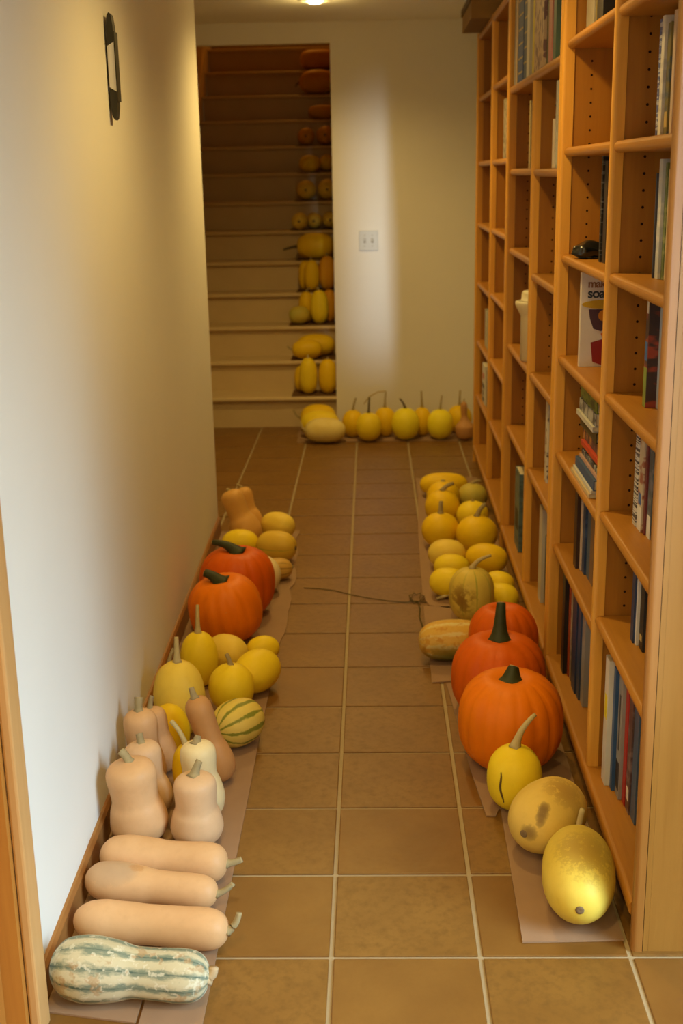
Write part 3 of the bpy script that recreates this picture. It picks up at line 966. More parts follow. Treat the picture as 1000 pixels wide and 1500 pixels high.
# middle bookcase
GOLD = lambda a, st, n: [(a + st * q, a + 0.006 + st * q, 0.012, PRT['gold']) for q in range(n)]
row(2.815, 1.862, [
    (0.072, 0.318, 0.014, cover_mat((0.22, 0.22, 0.21), (0.28, 0.28, 0.28)), 'grey spined volume at the far end of the full width shelf', []),
    (0.030, 0.315, 0.012, cover_mat((0.40, 0.12, 0.04)), 'rust red book beside the grey spined volume', []),
    (0.026, 0.300, 0.010, cover_mat((0.60, 0.48, 0.30)), 'cream book between the rust red and blue volumes', []),
    (0.165, 0.312, 0.014, cover_mat((0.035, 0.075, 0.25)), 'wide blue volume with gold bands on the full width shelf', GOLD(0.03, 0.05, 6)),
    (0.160, 0.312, 0.016, cover_mat((0.055, 0.085, 0.17)), 'slate blue volume with gold bands beside the wide blue one', GOLD(0.055, 0.05, 5)),
    (0.075, 0.318, 0.008, cover_mat((0.66, 0.62, 0.52)), 'cream white spined book on the full width shelf', []),
    (0.090, 0.318, 0.030, cover_mat(BLK), 'black volume set back on the full width shelf', []),
    (0.048, 0.30, 0.008, cover_mat((0.66, 0.54, 0.02)), 'yellow spined book on the full width shelf', []),
    (0.235, 0.30, 0.008, cover_mat((0.52, 0.38, 0.25), (0.20, 0.11, 0.11), 0.52, 0.57, (9, 9, 9)), 'beige album with purple lattice pattern on the full width shelf', []),
    (0.090, 0.29, 0.018, cover_mat((0.13, 0.12, 0.07)), 'olive grey album beside the lattice patterned one', []),
    (0.068, 0.30, 0.012, cover_mat((0.50, 0.20, 0.18)), 'pink spined book on the full width shelf', []),
    (0.060, 0.29, 0.016, cover_mat((0.10, 0.16, 0.12)), 'dark green book at the near end of the full width shelf', []),
])
row(1.775, 1.553, [(0.016, 0.145, 0.026, cover_mat((0.60, 0.50, 0.38)), 'short cream booklet on the shelf under the pink book', []),
                   (0.030, 0.255, 0.032, cover_mat((0.50, 0.49, 0.44), (0.42, 0.41, 0.38)), 'tall white folder on the shelf under the pink book', []),
                   (0.050, 0.25, 0.036, cover_mat((0.38, 0.34, 0.26)), 'beige folder hidden by the near upright', [])])
row(1.885, 0.53, [(0.050, 0.315, 0.044, cover_mat((0.60, 0.56, 0.48), (0.10, 0.08, 0.09), 0.56, 0.62, (8, 8, 12)), 'white book with dark pictures low in the middle bookcase', []),
                  (0.10, 0.30, 0.05, cover_mat((0.34, 0.26, 0.18)), 'tan book hidden by the upright low in the middle bookcase', [])])
row(1.915, BASEZ, [(0.075, 0.335, 0.036, cover_mat((0.50, 0.46, 0.38)), 'white file folder on the bottom shelf of the middle bookcase', []),
                   (0.070, 0.25, 0.048, cover_mat((0.035, 0.03, 0.03)), 'short black book beside the white file folder', [])])
row(2.59, 1.556, [(0.030, 0.24, 0.050, cover_mat((0.62, 0.52, 0.26)), 'thin cream book alone under the wide blue volume', []),
                  (0.10, 0.22, 0.06, cover_mat((0.20, 0.10, 0.05)), 'brown book hidden by the middle upright', [])])
row(2.60, BASEZ, [(0.018, 0.305, 0.032, cover_mat((0.52, 0.50, 0.44)), 'thin white booklet beside the pale blue book', []),
                  (0.15, 0.315, 0.024, cover_mat((0.10, 0.16, 0.17), (0.06, 0.09, 0.10)), 'pale blue book on the bottom shelf of the middle bookcase', [(0.08, 0.16, 0.03, PRT['dark'])])])
# far bookcase
row(4.19, 0.676, [(0.05, 0.19, 0.03, cover_mat((0.34, 0.28, 0.16)), 'drab beige book in the far column', []),
                  (0.045, 0.185, 0.03, cover_mat((0.48, 0.46, 0.36)), 'pale book beside the drab beige one in the far column', []),
                  (0.05, 0.20, 0.034, cover_mat((0.20, 0.20, 0.14)), 'dark grey book in the far column', []),
                  (0.06, 0.20, 0.03, cover_mat((0.44, 0.36, 0.20)), 'tan book in the far column', [])])
row(4.24, 0.381, [(0.16, 0.20, 0.024, cover_mat((0.62, 0.58, 0.52)), 'white boxed book with red mark and black lettering in the far column',
                   [(0.125, 0.155, 0.04, PRT['red']), (0.075, 0.10, 0.02, PRT['dark']), (0.04, 0.065, 0.05, PRT['dark']), (0.008, 0.03, 0.03, PRT['dark'])]),
                  (0.06, 0.19, 0.03, cover_mat((0.30, 0.30, 0.27)), 'grey book beside the white boxed one in the far column', [])])
row(3.37, 1.60, [(0.14, 0.245, 0.03, cover_mat((0.44, 0.36, 0.26), (0.14, 0.12, 0.08), 0.5, 0.55, (10, 10, 16)), 'pattern spined album high in the far bookcase', []),
                 (0.10, 0.24, 0.03, cover_mat((0.24, 0.2, 0.12)), 'olive album beside the pattern spined one', [])])

# glossy black lump on the shelf: two rounded lobes on a flat foot
lump = thing('paperweight', 'small glossy black lump lying on the shelf above the soap book', 'paperweight', (bx(0.055, 1.19), 1.19, 1.3185), (0, 0, 0.3))
M_GLOSS = plain('glossy_black', (0.012, 0.013, 0.012, 1), 0.18, 0.6)
bm = bmesh.new()
bmesh.ops.create_icosphere(bm, subdivisions=3, radius=1.0)
rl = random.Random(3)
for v in bm.verts:
    p = v.co.copy()
    k = 1 + 0.10 * math.sin(5 * p.x + 1.3) * math.cos(4 * p.y) + 0.06 * math.sin(9 * p.z + 3 * p.x)
    v.co = Vector((p.x * 0.050 * k, p.y * 0.034 * k, max(-0.7, p.z) * 0.026 * k + 0.0185))
bm_obj('body', bm, M_GLOSS, lump, True)
lathe_obj('foot', [(0.030, 0.0), (0.033, 0.002), (0.030, 0.006)], M_GLOSS, lump, 20)

# white lidded canister in the middle bookcase
can = thing('canister', 'tall white lidded canister with flared collar on the middle bookcase', 'canister', (bx(0.056, 2.33), 2.33, 0.8725), (0, 0, 0))
M_WHITE = plain('white_glaze', (0.74, 0.66, 0.46, 1), 0.4, 0.4, 0.05)
lathe_obj('body', [(0.045, 0), (0.052, 0.004), (0.052, 0.165), (0.055, 0.17), (0.060, 0.180), (0.071, 0.200), (0.073, 0.208), (0.073, 0.216), (0.066, 0.219)], M_WHITE, can, 32)
lathe_obj('lid', [(0.064, 0.2195), (0.052, 0.222), (0.050, 0.245), (0.044, 0.254), (0.020, 0.258)], M_WHITE, can, 32)
lathe_obj('finial', [(0.016, 0.2585), (0.013, 0.268), (0.017, 0.280), (0.013, 0.292), (0.004, 0.296)], M_WHITE, can, 20)

# black bottle behind the canister
bt = thing('bottle', 'black bottle standing behind the white canister', 'bottle', (bx(0.16, 2.52), 2.52, 0.8725))
lathe_obj('body', [(0.046, 0), (0.050, 0.006), (0.050, 0.20), (0.040, 0.235), (0.020, 0.26), (0.017, 0.29)], M_GLOSS, bt, 28)
lathe_obj('cap', [(0.020, 0.2905), (0.021, 0.296), (0.021, 0.318), (0.017, 0.321)], plain('black_cap', (0.02, 0.018, 0.016, 1), 0.5, 0.3), bt, 20)

# shallow box on top of the far bookcase, poking out over its edge
cbx = thing('storage_box', 'dark brown shallow box on top of the far bookcase, overhanging its edge', 'box', (bx(-0.085, 4.40), 4.40, TOPZ + 0.0006), (0, 0, -SKEW))
M_BOX = plain('brown_box', (0.26, 0.15, 0.055, 1), 0.7, 0.2, 0.15, 10)
M_BOXD = plain('dark_box_lid', (0.10, 0.055, 0.025, 1), 0.6, 0.3, 0.15, 10)
bm = bmesh.new()
add_box(bm, 0, 0.30, -0.62, 0, 0, 0.005)
add_box(bm, 0, 0.005, -0.62, 0, 0.005, 0.10)
add_box(bm, 0.295, 0.30, -0.62, 0, 0.005, 0.10)
add_box(bm, 0.005, 0.295, -0.62, -0.615, 0.005, 0.10)
add_box(bm, 0.005, 0.295, -0.005, 0, 0.005, 0.10)
bm_obj('body', bm, M_BOX, cbx)
bm = bmesh.new()
add_box(bm, -0.006, 0.306, -0.626, 0.006, 0.101, 0.108, 0.002)
add_box(bm, -0.006, -0.001, -0.626, 0.006, 0.075, 0.101)
bm_obj('lid', bm, M_BOXD, cbx)

# ------------------------------------------------------------------ wall sconce
WX = LW0 + LWS * 1.17
sc = thing('wall_sconce', 'narrow dark metal sconce with a pale diffuser in its middle on the left wall', 'sconce', (WX, 1.17, 1.825), (0, 0, -LWS))
M_IRON = plain('dark_iron', (0.030, 0.026, 0.016, 1), 0.5, 0.4)
M_FROST = plain('frosted_panel', (0.72, 0.70, 0.68, 1), 0.35, 0.5, 0.03)
box_obj('back_plate', 0.001, 0.005, -0.014, 0.014, -0.050, 0.050, M_IRON, sc, 0.001)
for s in (-1, 1):
    ol = [(0.005, s * 0.052), (0.023, s * 0.062), (0.023, s * 0.098), (0.019, s * 0.126), (0.014, s * 0.131), (0.009, s * 0.124), (0.005, s * 0.095)]
    bm = bmesh.new()
    prism(bm, ol if s > 0 else ol[::-1], 'y', -0.018, 0.018)
    bm_obj('curved_arm', bm, M_IRON, sc)
prism_obj('front_strap', [(0.0235, -0.085), (0.0262, -0.085), (0.0262, 0.085), (0.0235, 0.085)], 'y', -0.020, 0.024, M_IRON, sc)
prism_obj('diffuser', [(0.0055, -0.050), (0.023, -0.060), (0.023, 0.060), (0.0055, 0.050)], 'y', -0.0185, 0.018, M_FROST, sc)

# ------------------------------------------------------------------ light switch
sw = thing('light_switch', 'white double light switch plate on the cream end wall', 'light switch', (0.0835, FAR - 0.0005, 1.160), (0, 0, 0))
M_SW = plain('switch_plastic', (0.56, 0.54, 0.47, 1), 0.4, 0.4, 0.03)
box_obj('plate', -0.058, 0.058, -0.006, 0, -0.059, 0.059, M_SW, sw, 0.0025, 2)
M_SLOT = plain('switch_slot', (0.34, 0.29, 0.20, 1), 0.5, 0.3)
for xx in (-0.023, 0.023):
    box_obj('slot', xx - 0.007, xx + 0.007, -0.0066, -0.0058, -0.014, 0.014, M_SLOT, sw)
    tg = box_obj('toggle', xx - 0.0045, xx + 0.0045, -0.020, -0.0062, -0.002, 0.010, M_SW, sw, 0.0015)
    for zz in (-0.032, 0.032):
        lathe = box_obj('screw', xx - 0.003, xx + 0.003, -0.0070, -0.0055, zz - 0.003, zz + 0.003, M_SLOT, sw, 0.001)

# ------------------------------------------------------------------ cardboard sheets


def sheet(pts, label, group, z=0.0004, t=0.0038, edge=None):
    bm = bmesh.new()
    prism(bm, pts, 'z', z, z + t)
    o = bm_obj('cardboard_sheet', bm, M_CARD)
    return tag(o, label, 'cardboard', group)


def wl(y):
    return LW0 + LWS * y + 0.0135


GL, GRr = 'cardboard along the left wall', 'cardboard along the bookcases'
sheet([(wl(-.17), -.172), (-.366, -.205), (-.352, .50), (wl(.5), .50)], 'brown cardboard sheet under the green striped squash by the casing', GL)
sheet([(-.362, -.40), (-.238, -.40), (-.235, .70), (-.236, 1.06), (-.348, 1.06), (-.349, .50)], 'narrow cardboard strip at the aisle side under the lying butternuts', GL)
sheet([(wl(.503), .503), (-.352, .503), (-.350, 1.063), (-.236, 1.063), (-.232, 1.50), (wl(1.5), 1.50)], 'cardboard sheet under the standing butternuts by the left wall', GL)
wav = []
for i in range(25):
    y = 1.503 + (3.10 - 1.503) * i / 24
    x = -.232 + .016 * math.sin((y - 1.5) * 3.6) * min(1, (y - 1.5) * 2) + (.018 if 2.35 < y < 2.85 else 0) + .004 * math.sin(y * 21)
    wav.append((x, y))
sheet([(wl(1.503), 1.503)] + wav + [(wl(3.1), 3.10)], 'wavy edged cardboard sheet under the left pumpkins', GL)
sheet([(.396, .045), (.606, .052), (.611, .595), (.407, .595)], 'cardboard sheet at the near end of the right row', GRr)
sheet([(.368, .562), (.392, .562), (.404, .598), (.612, .598), (.617, 1.38), (.318, 1.38), (.349, .80)], 'cardboard sheet under the bright orange pumpkin', GRr)
sheet([(.274, 1.387), (.345, 1.400), (.350, 1.384), (.618, 1.384), (.626, 2.06), (.276, 2.09)], 'cardboard sheet under the mottled striped squash', GRr)
sheet([(.297, 2.098), (.36, 2.07), (.627, 2.068), (.640, 4.06), (.317, 4.06), (.318, 3.70), (.293, 3.05), (.278, 2.20)], 'long cardboard sheet under the far yellow squashes of the right row', GRr)
sheet([(-.358, 4.975), (.30, 4.985), (.690, 4.972), (.700, 5.345), (-.14, 5.345), (-.145, 5.44), (-.37, 5.44)], 'cardboard sheet along the foot of the end wall', None)

# ------------------------------------------------------------------ dried vine on the floor
M_VINE = plain('dry_vine', (0.10, 0.075, 0.03, 1), 0.9, 0.1, 0.2, 60)
pts = [(-.178, 2.311), (-.12, 2.30), (-.057, 2.276), (.01, 2.225), (.074, 2.186), (.14, 2.155), (.202, 2.137), (.258, 2.143)]
vine = thing('dried_vine', 'thin dried vine strand trailing across the floor tiles', 'vine', (0, 0, 0))
tube('strand', [(x, y, 0.0026) for x, y in pts], [0.0015] * len(pts), M_VINE, vine, 6)
tube('tendril', [(.258, 2.143, .003), (.262, 2.05, .006), (.257, 1.975, .003), (.266, 1.86, .005), (.262, 1.742, .003)], [0.002, 0.003, 0.0025, 0.003, 0.002], M_VINE, vine, 6)
for k in range(7):
    a = k * 0.9
    tube('curl', [(.245 + .02 * math.cos(a), 2.17 + .05 * math.sin(a), .003), (.255 + .03 * math.cos(a + 1), 2.175 + .05 * math.sin(a + 1), .010), (.262 + .03 * math.cos(a + 2.2), 2.16 + .06 * math.sin(a + 2.2), .003)], [0.001, 0.0016, 0.001], M_VINE, vine, 5)


# ------------------------------------------------------------------ squashes and pumpkins
def profile(kind, p, n):
    """(h, r) from the blossom end (h 0) to the stem end (h 1); r 1 is the widest radius"""
    if kind == 'oval':
        e = 2 / p
        return [(.5 - .5 * math.copysign(abs(math.cos(math.pi * i / n)) ** e, math.cos(math.pi * i / n)), max(0., math.sin(math.pi * i / n)) ** e) for i in range(n + 1)]
    if kind == 'globe':
        out = []
        for i in range(n + 1):
            a = math.pi * i / n
            c = math.cos(a)
            r = max(0., math.sin(a)) ** .85
            h = -.5 * math.copysign(abs(c) ** .8, c) * (1 - p * math.exp(-(r / .33) ** 2))
            out.append((.5 + h, r))
        return out
    nk, ws, bp = p
    c = [(0, 0), (.004, .26), (.03, .56), (.09, .85), (bp * .75, .975), (bp, 1), (bp * 1.3, .97), (bp * 1.75, .5 + .5 * ws if ws > .7 else ws + .18), (bp * 2.15, ws), (.72, (ws + nk) / 2), (.80, nk), (.885, nk * .965), (.942, nk * .82), (.978, nk * .57), (.995, nk * .28), (1, nk * .12), (1, 0)]
    out = []
    for i in range(len(c) - 1):
        p0, p1, p2, p3 = c[max(0, i - 1)], c[i], c[i + 1], c[min(len(c) - 1, i + 2)]
        for k in range(3):
            t = k / 3
            f = lambda a, b, d, e: .5 * (2 * b + (d - a) * t + (2 * a - 5 * b + 4 * d - e) * t * t + (3 * b - a - 3 * d + e) * t ** 3)
            out.append((f(p0[0], p1[0], p2[0], p3[0]), max(0, f(p0[1], p1[1], p2[1], p3[1]))))
    return out + [(1, 0)]


def add_attr(me, name, vals):
    a = me.attributes.new(name, 'FLOAT', 'POINT')
    a.data.foreach_set('value', vals)


def body_mesh(name, kind, p, L, D, mat, ribs, rnd):
    n = 26 if kind != 'globe' else 34
    nr, dep = ribs
    seg = max(32, nr * 6) if kind == 'globe' else 40
    pr = profile(kind, p, n)
    verts, faces, rib = [], [], []
    ph = rnd.random() * 6.28
    jit = [rnd.uniform(0.55, 1.25) for _ in range(max(1, nr))]
    wob = [(rnd.uniform(-.007, .007), rnd.uniform(0, 6.28), rnd.randint(1, 3)) for _ in range(4)]
    for (h, r) in pr:
        for k in range(seg):
            a = 2 * math.pi * k / seg
            f = 1.0
            rv = 0.0
            if nr:
                x = a * nr / (2 * math.pi)
                g = abs(math.cos(math.pi * x + ph))
                w = dep * jit[int(x) % nr] * min(1.0, r * 1.6)
                f -= w * (1 - g) ** 1.7
                rv = math.cos(2 * math.pi * x)
            for (am, po, m) in wob:
                f += am * math.cos(m * a + po + 4 * h)
            rr = r * D / 2 * f
            verts.append((rr * math.cos(a), rr * math.sin(a), (h - .5) * L))
            rib.append(rv)
    m = len(pr)
    for i in range(m - 1):
        for k in range(seg):
            k2 = (k + 1) % seg
            faces.append((i * seg + k, i * seg + k2, (i + 1) * seg + k2, (i + 1) * seg + k))
    me = raw_mesh(name, verts, faces, mat, True)
    add_attr(me, 'rib', rib)
    bm = bmesh.new()
    bm.from_mesh(me)
    bmesh.ops.remove_doubles(bm, verts=bm.verts, dist=1e-5)
    bm.to_mesh(me)
    bm.free()
    me.polygons.foreach_set('use_smooth', [True] * len(me.polygons))
    return me, pr


def fruit(kindname, prof, par, w, loc, L, D, mat, ribs, stem, blossom, group, label):
    rnd = random.Random(label)
    w = Vector(w).normalized()
    a = Vector((0, 0, 1)) if abs(w.z) < .8 else Vector((0, 1, 0))
    u = a.cross(w).normalized()
    v = w.cross(u)
    root = thing(kindname, label, {'pumpkin': 'pumpkin'}.get(kindname, 'squash'), loc, (0, 0, 0), group)
    rot = Matrix(((u.x, v.x, w.x), (u.y, v.y, w.y), (u.z, v.z, w.z)))
    root.rotation_euler = rot.to_euler()
    inv = rot.transposed()
    me, pr = body_mesh('body', prof, par, L, D, FM[mat], ribs, rnd)
    link(bpy.data.objects.new('body', me), root)
    top = (pr[-1][0] - .5) * L
    if stem:
        tip, r0, r1, sm = stem
        d = inv @ Vector(tip)
        ln = d.length
        pump = kindname == 'pumpkin'
        p0 = Vector((0, 0, top - 0.004))
        p1 = p0 + (Vector((0, 0, 1)) * .32 + d.normalized() * .22) * ln
        p2 = p0 + d
        pts, rad = [], []
        N = 10
        for i in range(N + 1):
            t = i / N
            pts.append(p0 * (1 - t) ** 2 + p1 * 2 * t * (1 - t) + p2 * t * t)
            fl = (1 + (1.1 if pump else .7) * math.exp(-t * (7 if pump else 9)))
            rad.append((r0 + (r1 - r0) * t) * fl)
        so = tube('stem', pts, rad, SM[sm], root, 10, 0.13 if pump else 0.07)
        if pump:
            dirn = (pts[-1] - pts[-2]).normalized()
            tube('cut_end', [pts[-1] + dirn * 0.0003, pts[-1] + dirn * 0.0018], [r1 * .86, r1 * .80], SM['cut'], so, 10)
    if blossom:
        b = -.5 * L
        lathe = lathe_obj('blossom_scar', [(0.010, b + .0022), (0.0085, b - .0012), (0.004, b - .0018), (0.001, b - .0010)], SM['scar'], root, 14)
    return root, me, pr, inv


# kind, profile, profile values, stem axis, centre, length, width, skin, ribs, stem (tip vector, radii, look), blossom scar, group, label
FRUITS = [
    ('butternut_squash', 'butt', (0.8, 0.76, 0.25), [0.9971, -0.03482, -0.06698], [-0.3853, -0.1334, 0.06344], 0.3111, 0.1271, 'tahitian', (10, 0.05), ([0.01187, 0.005845, 0.0199], 0.01, 0.009, 'tanstem'), 0, 'squashes in the row along the left wall', 'green and cream striped mottled long squash lying nearest the door casing'),
    ('butternut_squash', 'butt', (0.98, 0.92, 0.22), [0.9925, -0.1219, -0.00417], [-0.3763, 0.0416, 0.04891], 0.332, 0.0886, 'tan', (0, 0), ([0.02578, 0.01047, 0.03521], 0.008, 0.006, 'stem'), 0, 'squashes in the row along the left wall', 'long tan butternut lying right behind the green striped squash'),
    ('butternut_squash', 'butt', (0.83, 0.8, 0.25), [0.9894, -0.139, -0.0423], [-0.4006, 0.1867, 0.04747], 0.3004, 0.0912, 'tan_grey', (0, 0), ([0.03756, 0.006952, 0.02134], 0.007, 0.006, 'stem'), 0, 'squashes in the row along the left wall', 'tan butternut with grey scuffed bulb, middle of the three lying tan ones'),
    ('butternut_squash', 'butt', (0.92, 0.86, 0.25), [0.9943, -0.1045, -0.02185], [-0.3894, 0.2877, 0.05272], 0.2962, 0.0987, 'tan', (0, 0), ([0.03663, 0.003422, 0.008702], 0.008, 0.007, 'stem'), 0, 'squashes in the row along the left wall', 'plump tan butternut lying against the feet of the two standing butternuts'),
    ('butternut_squash', 'butt', (0.86, 0.8, 0.25), [-0.0995, 0.0, 0.995], [-0.4808, 0.452, 0.1112], 0.2116, 0.1395, 'tan', (0, 0), ([-0.01909, 0.006426, 0.02507], 0.009, 0.01, 'stem'), 0, 'squashes in the row along the left wall', 'large pale tan butternut standing against the baseboard, front one at the wall'),
    ('butternut_squash', 'butt', (0.8, 0.78, 0.25), [0.0, 0.0, 1.0], [-0.3352, 0.4452, 0.0942], 0.1784, 0.1279, 'tan_pale', (0, 0), ([0.01257, 0.009718, 0.0338], 0.011, 0.008, 'stem'), 0, 'squashes in the row along the left wall', 'pale butternut standing on the aisle side with a flared grey stem'),
    ('butternut_squash', 'butt', (0.76, 0.74, 0.25), [-0.07971, 0.02989, 0.9964], [-0.4799, 0.5856, 0.1016], 0.1925, 0.1228, 'tan_pale', (0, 0), ([-0.005295, 0.006538, 0.02411], 0.009, 0.009, 'stem'), 0, 'squashes in the row along the left wall', 'pinkish tan butternut standing just behind the front one at the wall'),
    ('butternut_squash', 'butt', (0.84, 0.78, 0.27), [-0.05987, 0.02993, 0.9978], [-0.5052, 0.6996, 0.1186], 0.227, 0.1053, 'tan', (0, 0), ([0.0003185, 0.009616, 0.03465], 0.009, 0.011, 'stem'), 0, 'squashes in the row along the left wall', 'broad topped tan butternut standing third back along the white wall'),
    ('butternut_squash', 'butt', (0.82, 0.78, 0.27), [-0.1577, 0.05914, 0.9857], [-0.4898, 0.8051, 0.09747], 0.1849, 0.0945, 'tan', (0, 0), ([0.004865, 0.00948, 0.03371], 0.007, 0.006, 'stem'), 0, 'squashes in the row along the left wall', 'leaning tan butternut mostly hidden behind the broad topped butternut'),
    ('spaghetti_squash', 'oval', 2.2, [-0.0995, 0.0, 0.995], [-0.4711, 0.9026, 0.07908], 0.1483, 0.1078, 'yellow_deep', (9, 0.012), None, 0, 'squashes in the row along the left wall', 'deep yellow squash half hidden between tan butternuts and the big pale yellow one'),
    ('spaghetti_squash', 'oval', 2.2, [-0.04994, 0.0, 0.9988], [-0.384, 0.6527, 0.0821], 0.1544, 0.0815, 'yellow_deep', (9, 0.012), ([-0.0367, 0.01578, 0.06057], 0.006, 0.006, 'palestem'), 0, 'squashes in the row along the left wall', 'small yellow squash with long pale stem tucked behind the cream butternut'),
    ('butternut_squash', 'butt', (0.78, 0.74, 0.27), [-0.04988, 0.04988, 0.9975], [-0.3408, 0.5679, 0.1058], 0.2012, 0.1147, 'cream', (0, 0), ([0.003472, 0.004845, 0.01713], 0.011, 0.008, 'stem'), 0, 'squashes in the row along the left wall', 'cream white butternut standing behind the pale flared stem butternut'),
    ('butternut_squash', 'butt', (0.8, 0.74, 0.23), [-0.287, 0.04784, 0.9567], [-0.341, 0.7539, 0.1244], 0.2445, 0.0891, 'tan_dark', (0, 0), ([-0.009508, 0.007184, 0.02686], 0.009, 0.007, 'stem'), 0, 'squashes in the row along the left wall', 'brownish long necked butternut leaning left beside the striped round squash'),
    ('delicata_squash', 'oval', 2.3, [0.6428, 0.766, 0.0], [-0.2907, 0.9631, 0.07135], 0.1584, 0.1327, 'delicata', (10, 0.03), None, 0, 'squashes in the row along the left wall', 'yellow squash with green stripes lying at the cardboard edge'),
    ('spaghetti_squash', 'oval', 2.2, [0.0, 0.0, 1.0], [-0.4626, 1.03, 0.1174], 0.2249, 0.1474, 'yellow_tan', (9, 0.012), ([-0.002261, 0.01926, 0.06969], 0.009, 0.006, 'palestem'), 0, 'squashes in the row along the left wall', 'big pale yellow squash standing with a long pale stem near the wall'),
    ('spaghetti_squash', 'oval', 2.2, [0.0, 0.0, 1.0], [-0.5135, 1.17, 0.08325], 0.1565, 0.0918, 'yellow_deep', (9, 0.012), ([0.01491, 0.01404, 0.04914], 0.006, 0.005, 'stem'), 0, 'squashes in the row along the left wall', 'yellow squash hidden behind the big pale yellow one, only its stem showing'),
    ('spaghetti_squash', 'oval', 2.2, [0.0, 0.0, 1.0], [-0.4531, 1.375, 0.0947], 0.1794, 0.1185, 'yellow', (9, 0.012), ([-0.001116, 0.02363, 0.08534], 0.008, 0.005, 'palestem'), 0, 'squashes in the row along the left wall', 'yellow squash with tall straight stem standing before the nearer left pumpkin'),
    ('spaghetti_squash', 'oval', 2.2, [0.8192, -0.5736, 0.0], [-0.3833, 1.509, 0.06275], 0.1461, 0.1155, 'yellow_tan', (9, 0.012), None, 0, 'squashes in the row along the left wall', 'pale yellow squash lying in front of the nearer left pumpkin'),
    ('spaghetti_squash', 'oval', 2.1, [0.0, 0.0, 1.0], [-0.3331, 1.192, 0.07855], 0.1471, 0.1381, 'yellow', (9, 0.012), ([-0.01284, 0.008796, 0.033], 0.007, 0.006, 'stem'), 0, 'squashes in the row along the left wall', 'round yellow squash with short grey stem standing beside the aisle'),
    ('spaghetti_squash', 'oval', 2.2, [0.5, 0.866, 0.0], [-0.27, 1.332, 0.07075], 0.1683, 0.1315, 'yellow', (9, 0.01), None, 0, 'squashes in the row along the left wall', 'plump yellow squash lying at the cardboard edge behind the round stemmed one'),
    ('spaghetti_squash', 'oval', 2.1, [0.9397, 0.342, 0.0], [-0.2722, 1.569, 0.04845], 0.1109, 0.0869, 'yellow', (9, 0.01), None, 0, 'squashes in the row along the left wall', 'small yellow squash peeping out above the plump lying one'),
    ('pumpkin', 'globe', 0.16, [-0.1575, -0.07875, 0.9844], [-0.415, 1.756, 0.1217], 0.2384, 0.2529, 'orange', (15, 0.05), ([-0.05003, 0.00799, 0.03379], 0.02, 0.013, 'green'), 0, 'squashes in the row along the left wall', 'orange pumpkin with stubby dark stem, nearer of the two on the left'),
    ('pumpkin', 'globe', 0.16, [0.0, -0.02999, 0.9996], [-0.4015, 2.027, 0.1266], 0.2618, 0.2754, 'orange_deep', (15, 0.05), ([-0.08487, 0.009459, 0.04255], 0.02, 0.009, 'green'), 0, 'squashes in the row along the left wall', 'deep red orange pumpkin with long slanting dark stem by the left wall'),
    ('spaghetti_squash', 'oval', 2.2, [0.342, -0.9397, 0.0], [-0.3342, 2.275, 0.0749], 0.1809, 0.1398, 'cream', (8, 0.01), None, 0, 'squashes in the row along the left wall', 'cream squash mostly hidden behind the red orange pumpkin'),
    ('spaghetti_squash', 'oval', 2.2, [1.0, 0.0, 0.0], [-0.4633, 2.698, 0.0664], 0.1565, 0.1228, 'yellow', (9, 0.012), None, 0, 'squashes in the row along the left wall', 'yellow squash showing over the top of the red orange pumpkin'),
    ('butternut_squash', 'butt', (0.72, 0.68, 0.25), [-0.3537, 0.09307, 0.9307], [-0.4783, 2.881, 0.1304], 0.2538, 0.1378, 'tan_gold', (0, 0), ([-0.01308, 0.001277, 0.005905], 0.009, 0.007, 'stem'), 0, 'squashes in the row along the left wall', 'golden tan butternut leaning at the wall corner, front of the far pair'),
    ('butternut_squash', 'butt', (0.72, 0.68, 0.25), [-0.2414, 0.09656, 0.9656], [-0.4633, 3.064, 0.1112], 0.2136, 0.1087, 'tan_gold', (0, 0), ([-0.02363, 0.003357, 0.01446], 0.007, 0.005, 'stem'), 0, 'squashes in the row along the left wall', 'golden tan butternut standing behind its twin at the wall corner'),
    ('spaghetti_squash', 'oval', 2.3, [-0.866, 0.5, 0.0], [-0.3244, 2.967, 0.0658], 0.1587, 0.1216, 'yellow_tan', (8, 0.02), None, 0, 'squashes in the row along the left wall', 'dull yellow squash lying farthest on the left cardboard'),
    ('delicata_squash', 'oval', 2.4, [-0.9397, 0.342, 0.0], [-0.3066, 2.648, 0.0699], 0.1709, 0.1298, 'delicata_far', (9, 0.02), None, 1, 'squashes in the row along the left wall', 'yellow squash with faint green band lying before the farthest dull yellow one'),
    ('delicata_squash', 'oval', 2.6, [0.9848, 0.1736, 0.0], [-0.2946, 2.405, 0.0495], 0.1339, 0.089, 'delicata_tan', (11, 0.05), ([0.0091, 0.003113, 0.01032], 0.006, 0.004, 'stem'), 0, 'squashes in the row along the left wall', 'small ribbed tan squash with brown blotches beside the red orange pumpkin'),
    ('spaghetti_squash', 'oval', 2.25, [0.1392, 0.9903, 0.0], [0.5293, 0.1759, 0.08355], 0.2812, 0.1571, 'speckle', (9, 0.012), ([0.01415, 0.01888, 0.06668], 0.007, 0.006, 'palestem'), 1, 'squashes in the row along the bookcases', 'yellow squash with brown speckles and sunlit patch, frontmost by the bookcase end'),
    ('spaghetti_squash', 'oval', 2.2, [0.6157, 0.788, 0.0], [0.4981, 0.4173, 0.08745], 0.2188, 0.1649, 'streak', (9, 0.012), None, 1, 'squashes in the row along the bookcases', 'dull yellow squash with brown streak, second from the bookcase end'),
    ('spaghetti_squash', 'oval', 2.2, [0.0, 0.0, 1.0], [0.4398, 0.6003, 0.08975], 0.1695, 0.1386, 'scarline', (9, 0.012), ([0.05193, 0.02308, 0.07809], 0.01, 0.005, 'palestem'), 0, 'squashes in the row along the bookcases', 'yellow squash with dark line scar and long curved stem before the front pumpkin'),
